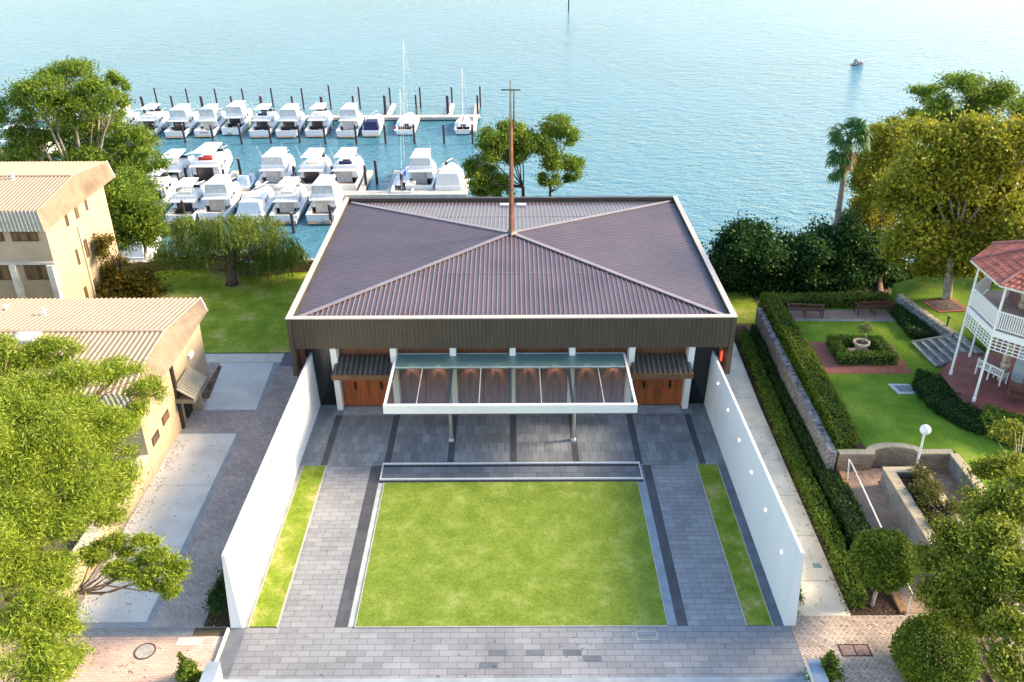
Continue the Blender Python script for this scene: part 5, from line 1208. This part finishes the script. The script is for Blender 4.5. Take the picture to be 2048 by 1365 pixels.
# big eucalypt at the back left
cl = C([(140,150,48,22),(190,172,36,18),(75,190,48,26),(28,235,36,34),(112,218,48,28),(165,205,38,26),(236,170,22,20),(228,212,30,22),(55,290,46,28),(150,268,46,26),(205,260,40,26),(262,285,42,34),(302,318,26,22),(200,318,50,28),(20,330,34,26),(120,322,46,20),(255,335,40,26),(190,368,40,26)], 76, 3.5)
b = at(150,470,-2.)
tree('gum_tree', (-38,74,-8), atY(165,400,75), cl, 62000, (.38,.10), EUC_FAR, BARK_PALE, 'big spreading gum tree between the tan roofed building and the marina', r0=.42, seed=11, droop=.25, sub=11, tight=.185)
cl = C([(268,382,42,28),(236,430,40,36),(290,430,36,36),(262,478,40,22),(308,470,22,22),(228,395,25,25)], 66, 2)
tree('gum_tree', (at(296,545,.0)), atY(290,490,66), cl, 26000, (.32,.09), EUC_FAR, BARK_PALE, 'medium gum tree standing at the left end of the weeping tree by the shore', r0=.16, seed=12, droop=.3)
cl = C([(212,497,20,20),(225,540,30,26),(262,565,40,22),(300,578,28,16),(230,590,40,22),(270,600,50,18)], 57.5, 1)
bush('autumn_shrub', cl, 17000, (.24,.11), ORG, 'orange tinged shrub against the side wall of the storeyed building', 13, base=(-27.5,57.8,0))
# weeping peppermint
def weeping():
    rng = np.random.default_rng(14); base = Vector(at(465,570,0.)); t = thing('weeping_tree', base, 'wide weeping peppermint tree with a thick dark trunk on the left lawn', 'tree')
    f1 = atY(462,520,base.y); cl = C([(395,462,44,22),(455,452,48,22),(520,455,44,24),(560,490,36,22),(590,508,24,16),(350,500,34,24),(322,520,22,20),(420,490,46,22),(490,478,50,28),(385,525,30,14),(545,520,40,14),(500,520,40,14),(370,448,26,18)], base.y+.6, 1.6)
    mb = MB(); mb.tube([base-Vector((0,0,.1)), base+Vector((0,0,.5)), base.lerp(f1,.6), f1], [.52,.40,.36,.34], 10)
    for (c, r) in cl:
        c = Vector(c); ln = (c-f1).length; k1 = f1.lerp(c,.4)+Vector((0,0,.02*ln)); mb.tube([f1, k1, c+Vector((0,0,.2))], [.17,.12,.04], 6)
    mb.build('trunk', BARK_BROWN, t, smooth=True)
    P = []; 
    for (c, r) in cl:
        c = np.array(c); k = int(160*r[0]*.8)
        for _ in range(k):
            u = rng.normal(size=3); u /= np.linalg.norm(u); u[2] = abs(u[2])*.9; p = c+u*np.array(r)*rng.uniform(.5,1.0); n = rng.integers(8,18); s_ = rng.uniform(.5,1.5)*min(1.6, r[2]*1.4)
            z = np.linspace(0, -s_, n); out = (u[:2]*.25)
            q = np.stack([p[0]+out[0]*np.abs(z)**.6+rng.normal(size=n)*.04, p[1]+out[1]*np.abs(z)**.6+rng.normal(size=n)*.04, p[2]+z], 1); P.append(q)
    P = np.concatenate(P); P = P[P[:,2] > base.z+1.0]
    leafmesh('crown', P, .30, .06, WEEP, t, rng, 1.5)
weeping()
# two trees behind the chapel
cl = C([(1018,255,24,16),(990,275,28,18),(1050,285,30,24),(975,310,26,18),(1035,318,20,14),(948,350,22,20),(985,350,24,20),(1015,290,26,20),(960,378,20,14),(1000,380,22,14)], 84, 2)
tree('gum_tree', (at(1046,440,-8)), atY(1046,375,84), cl, 26000, (.34,.11), EUC_FAR, BARK_DARK, 'rounded green tree left of the mast behind the chapel', r0=.2, seed=15, sub=10, tight=.22)
cl = C([(1115,255,30,18),(1135,275,22,14),(1090,300,26,18),(1108,325,22,16),(1145,335,22,20),(1100,360,18,12),(1135,362,14,10)], 85, 1.5)
tree('gum_tree', (at(1102,445,-8)), atY(1100,385,85), cl, 15000, (.34,.11), EUC_FAR, BARK_DARK, 'smaller airy tree right of the mast behind the chapel', r0=.16, seed=16, sub=10, tight=.22)
# right side, back to front
cl = C([(1855,185,26,14),(1925,170,32,18),(1965,200,40,20),(2012,195,28,24),(1880,212,24,16),(1845,238,30,14),(1955,240,44,16),(2040,225,26,24),(1800,248,20,10),(1905,235,30,14),(1815,275,30,14)], 82, 2.5)
tree('gum_tree', (at(1960,420,-8)), atY(1950,300,82), cl, 26000, (.38,.11), EUC_FAR, BARK_DARK, 'tall feathery gum tree at the back right, highest against the river', r0=.3, seed=17, droop=.3)
cl = C([(1790,285,42,28),(1745,320,34,30),(1735,385,28,32),(1765,270,26,18),(1712,448,24,24),(1750,440,40,40),(1770,370,40,40),(1730,490,34,26),(1728,345,24,26),(1708,480,26,24),(1722,420,24,24)], 63, 1.5)
tree('leafy_tree', (at(1760,590,.0)), atY(1757,500,63), cl, 30000, (.24,.12), OLV, BARK_BROWN, 'olive green tree tucked between the palm and the large plane tree', r0=.22, seed=18)
cl = C([(1888,290,56,34),(1965,275,52,32),(2035,300,50,44),(1840,345,50,38),(1925,340,58,42),(2010,370,54,48),(1800,395,40,36),(1880,410,58,42),(1960,430,56,44),(2040,440,40,50),(1830,460,46,34),(1900,490,56,36),(1985,500,46,34),(1795,500,34,24),(1860,530,44,20),(1945,540,34,20)], 50.5, 2.6)
tree('plane_tree', (at(1893,598,UZ)), atY(1915,470,50.2), cl, 70000, (.25,.16), OLV, BARK_PALE, 'large golden olive plane tree rooted in the brick edged bed on the upper lawn', r0=.26, seed=19, sub=12, tight=.25, droop=.1)
cl = C([(2050,300,40,50),(2055,400,40,60),(2060,480,40,50)], 55, 1)
tree('plane_tree', (at(2060,585,UZ)), atY(2060,480,55), cl, 14000, (.26,.16), GOLD, BARK_PALE, 'golden yellow tree at the right edge behind the red roof', r0=.2, seed=20)
names = ['dark green bush nearest the chapel roof corner','dark green bush with pale tips, second from the chapel','tall dark green bush in the middle of the shore thicket','dark bush at the foot of the palm','dark bush at the right end of the shore thicket behind the hedge']
for i, lst in enumerate([[(1455,510,34,34),(1440,552,30,30),(1478,560,34,26)],[(1500,478,34,26),(1520,515,38,36),(1525,560,40,24)],[(1585,515,38,40),(1600,560,44,26),(1625,500,30,26)],[(1665,495,38,40),(1680,550,44,30),(1700,470,24,30)],[(1735,520,36,40),(1760,560,40,26),(1800,560,36,20)]]):
    cl = C(lst, 58+i*.4, .8); bb_ = cl[1][0]
    bush('dense_bush', cl, 17000, (.26,.15), DKB, names[i], 30+i, base=(bb_.x, bb_.y, 0), tight=.26, sub=14)
# palm
def palm():
    base = at(1674,560,-4); base = Vector((atY(1672,470,60).x, 60, -1)); top = atY(1700,268,60); rng = np.random.default_rng(3)
    t = thing('fan_palm', base, 'tall fan palm with a hanging skirt of dead fronds at the water side', 'palm tree')
    mid = atY(1682,390,60); MB().tube([base, mid, top], [.24,.19,.17], 10).build('trunk', mat('palm trunk', (.26,.22,.18), .9, var=.3, vscale=5, bump=.6, bscale=10), t)
    PG = leafmat('palm frond', [(.012,.05,.012),(.03,.10,.02),(.07,.17,.03),(.14,.24,.05)], .3); PDd = leafmat('dead frond', [(.16,.10,.05),(.30,.20,.10),(.45,.32,.18)], .2)
    def fan(mb, o, d, n, ln, droop):
        d = d.normalized(); side = d.cross(Vector((0,0,1))).normalized(); up = side.cross(d); h = o+d*ln*.75+Vector((0,0,-droop*.2)); mb.tube([o, o.lerp(h,.5)+up*.08, h], [.035,.03,.02], 4)
        for k in range(n):
            a = (k/(n-1)-.5)*3.6; v = (d*math.cos(a)+side*math.sin(a)); L_ = ln*rng.uniform(.75,1.0); m1 = h+v*L_*.6; e = m1+v*L_*.25+Vector((0,0,-L_*droop)); w_ = v.cross(Vector((0,0,1))).normalized()*.06
            mb.add([h-w_*.3, h+w_*.3, m1+w_, m1-w_, e+w_*.25, e-w_*.25], [(0,1,2,3),(3,2,4,5)])
    mb = MB()
    for k in range(26):
        a = rng.uniform(0, 6.28); el = rng.uniform(-.5, 1.2); d = Vector((math.cos(a)*math.cos(el), math.sin(a)*math.cos(el), math.sin(el))); fan(mb, top+Vector((0,0,-.1)), d, 17, rng.uniform(.9,1.25), .35)
    for k in range(10):
        a = rng.uniform(2.2, 4.6); p = top+Vector((math.cos(a)*.2, math.sin(a)*.2, -rng.uniform(.8,2.6))); d = Vector((math.cos(a), math.sin(a)*.6, -.3)); fan(mb, p, d, 15, .8, .5)
    mb.build('fronds', PG, t); mb = MB()
    for k in range(18):
        a = rng.uniform(0, 6.28); d = Vector((math.cos(a)*.4, math.sin(a)*.4, -.9)); fan(mb, top+Vector((0,0,-rng.uniform(0,1.6))), d, 11, rng.uniform(.6,.9), .5)
    mb.build('dead_fronds', PDd, t)
palm()
# topiary ball and lower ball shrub
def ball(name, base, c, r, N, lm, label, seed, trunk=.07, leaf=(.12,.07)):
    rng = np.random.default_rng(seed); t = thing(name, base, label, 'tree' if trunk else 'bush'); c = Vector(c)
    if trunk:
        mb = MB(); mb.tube([Vector(base)-Vector((0,0,.1)), Vector(base).lerp(c,.4)+Vector((.04,0,0)), c], [trunk*1.3,trunk,trunk*.7], 8)
        for k in range(14): a = k*2.4; mb.tube([Vector(base).lerp(c,.62), c+Vector((math.cos(a)*r*.6, math.sin(a)*r*.6, rng.uniform(-.4,.6)*r))], [.035,.012], 4)
        mb.build('trunk', BARK_PALE, t)
    g = rng.normal(size=(N,3)); g /= np.linalg.norm(g,axis=1)[:,None]
    lump = np.array([mnoise.noise(Vector(p*2.2)) for p in g]); lump2 = np.array([mnoise.noise(Vector(p*6)) for p in g])
    rad = r*(.93+lump*.13+lump2*.10)[:,None]*rng.uniform(.78,1.03,(N,1)); P = np.array(c)+g*rad*np.array((1,1,.95))
    P = P[P[:,2] > base[2]+.03]; g2 = P-np.array(c); g2 /= np.linalg.norm(g2,axis=1)[:,None]
    leafmesh('crown' if trunk else 'foliage', P, leaf[0], leaf[1], lm, t, rng, 0, g2, .5)
    if not trunk:
        mb = MB()
        for k in range(16): a = k*2.4; mb.tube([Vector(base), c+Vector((math.cos(a)*r*.6, math.sin(a)*r*.6, rng.uniform(-.3,.6)*r))], [.04,.012], 4)
        mb.build('stems', BARK_DARK, t)
    return t
ball('topiary_tree', (14.82,26.85,0), (14.81,26.85,2.5), 1.32, 17000, BALL, 'round clipped topiary tree on a short pale trunk in the mulch bed', 41)
ball('round_shrub', (15.6,23.2,0), (15.65,23.2,1.25), 1.55, 17000, BALL, 'low round shrub overlapping the bottom edge right of the herringbone paving', 42, trunk=0)
for (px, py, sz, lab) in [(377,1362,.42,'small pointed shrub at the bottom edge on the pink bricks'),(1650,1358,.52,'small pointed shrub at the bottom edge on the herringbone paving')]:
    p = at(px, py+6, 0); cl = [(p+Vector((0,0,h)), (rr_, rr_, .3)) for h, rr_ in ((.3,sz),(.65,sz*.8),(1.0,sz*.5),(1.3,sz*.28))]
    bush('potted_shrub', cl, 3600, (.13,.06), BALL, lab, int(px), base=(p.x,p.y,0))
bush('corner_shrub', [(Vector((-12.05,27.2,.55)),(.45,1.2,.6)),(Vector((-12.0,28.6,.4)),(.3,.7,.4))], 4200, (.12,.06), LEAF_HEDGE_DARK, 'dark shrub at the lane foot of the left white wall', 51, base=(-12.05,27.2,0))
bush('corner_shrub', [(Vector((11.6,27.3,.5)),(.28,.9,.55)),(Vector((11.5,28.9,.35)),(.2,.7,.4))], 3600, (.12,.06), LEAF_HEDGE, 'green shrub squeezed between the right white wall and concrete path', 52, base=(11.6,27.3,0))
sheet('mulch_bed', rect(-12.5, -11.4, 25.85, 29.8), .012, MULCH)
# foreground gum on the left
def P3(lst): 
    out = []
    for (x, y, a, b_, z) in lst: c = at(x, y, z); k = mpp(c); out.append((c, (a*k, (a+b_)/2*k, b_*k*.9)))
    return out
cl = P3([(55,735,60,40,8.6),(105,705,46,26,9.0),(160,770,62,40,8.6),(235,745,46,30,8.0),(292,778,34,28,7.4),(40,830,70,46,8.8),(120,860,74,50,8.8),(205,855,58,46,7.8),(265,830,34,26,7.2),(60,930,76,52,8.4),(150,950,70,50,7.8),(232,930,46,36,6.8),(40,1030,72,54,7.8),(125,1045,66,46,7.2),(205,1010,48,40,6.4),(35,1130,66,50,7.2),(105,1150,60,44,6.6),(50,1240,70,46,6.6),(125,1240,44,36,6.0),(60,1330,80,50,6.4),(140,1320,40,34,5.6),(-20,900,60,80,9),(-20,1100,60,80,8)])
FGUM = leafmat('foreground gum leaf', [(.08,.12,.012),(.20,.28,.025),(.38,.46,.045),(.62,.62,.17)], .45, .35)
tree('gum_tree', (-21.5,27.5,.9), (-20.5,27,4.2), cl+P3([(10,700,50,34,9.2),(70,790,60,40,8.8),(150,830,60,40,8.4),(20,790,50,40,9)]), 185000, (.19,.04), FGUM, BARK_RED, 'huge foreground gum tree filling the lower left of the view', r0=.34, seed=61, droop=.25, sub=14, tight=.235, rl=.13)
cl = P3([(215,1100,34,26,4.9),(268,1085,34,22,5.0),(320,1105,34,22,5.0),(345,1150,30,24,4.6),(285,1140,38,22,4.7),(330,1180,24,14,4.3),(240,1140,28,20,4.7)])
t = tree('gum_tree', at(60,1300,.9), at(150,1188,4.2), cl+P3([(190,1110,26,22,4.8),(300,1165,26,16,4.5)]), 22000, (.17,.04), FGUM, BARK_RED, 'slender leafy limb reaching over the concrete slab from the lower left', r0=.11, seed=62, droop=.2, sub=11, tight=.23, rl=.04)
# foreground maple on the right
cl = P3([(2030,870,34,22,5.6),(2010,930,50,36,5.8),(2045,1000,50,50,6.2),(1965,1010,48,36,5.4),(1920,1075,56,40,5.0),(2000,1090,62,48,5.8),(1880,1130,46,40,4.4),(1950,1160,64,46,5.0),(2030,1170,56,50,5.6),(1890,1195,44,34,3.8),(1970,1225,62,40,4.4),(2040,1260,50,44,5.0),(2030,1340,50,44,4.4),(1930,1240,40,26,3.6)])
tree('maple_tree', (20.4,25.2,.0), (20.2,25.4,2.2), cl, 62000, (.15,.085), MAP, BARK_PALE, 'bushy maple tree with yellow tips filling the lower right corner', r0=.17, seed=63, sub=13, tight=.23, droop=.05, rl=.07)
# brown steps below the maple
t = thing('brick_steps', (18.6,23.6,0), 'brown brick steps half hidden under the maple', 'steps')
for k in range(4): MB().box(17.4+k*.38, 17.4+(k+1)*.38+.0, 22.6, 24.6, 0, .15*(k+1)).build('step', brickmat('brown step brick', (.30,.19,.14),(.22,.14,.10),(.12,.09,.07), .23,.09,.012), t)
tag(MB().box(17.2, 19.4, 22.3, 22.55, 0, .35).build('low_kerb_wall', BUFFB, None, origin=(18.3,22.4,0)), 'low buff brick kerb wall below the brown steps', 'wall')

# ================================================================== LITTER
def litter(name, regions, m, label, seed):
    rng = np.random.default_rng(seed); P = []
    for (x0, x1, y0, y1, z, n) in regions: P.append(np.stack([rng.uniform(x0,x1,n), rng.uniform(y0,y1,n), np.full(n, z)+rng.uniform(.004,.015,n)], 1))
    P = np.concatenate(P); o = leafmesh(name, P, .10, .045, m, None, rng, 0, None, 0, .93); tag(o, label, 'leaves', kind='stuff')
LIT = leafmat('dry leaf litter', [(.07,.04,.02),(.20,.12,.05),(.38,.26,.12)], .1)
litter('leaf_litter', [(-18.0,-17.3,26.5,39,.016,260),(-18,-15,26.5,39,.016,120),(-19,-11.6,25.9,46,.01,260),(11.7,13.4,26.4,50,.012,200),(13.6,14.1,26.4,40,.02,200),(13.6,16.0,26.3,28.6,.02,420),(16.1,17.4,27,33,.2,0),(11.3,19,22.5,26.2,.012,260),(17.3,24.2,49.1,50.3,1.915,160),(-10.9,10.9,23.3,25.7,.006,60),(-9.3,-7.3,26,36.5,.006,30),(-30,-12,49,61,.16,500),(17.2,24,36,49,1.905,260),(-25,-11.5,20,25.2,.012,300),(19.5,21.1,28,34.8,1.005,160),(16,21,34,34.8,1.005,120)], LIT, 'scattered dry leaves lying on the paths, beds and lawns', 5)
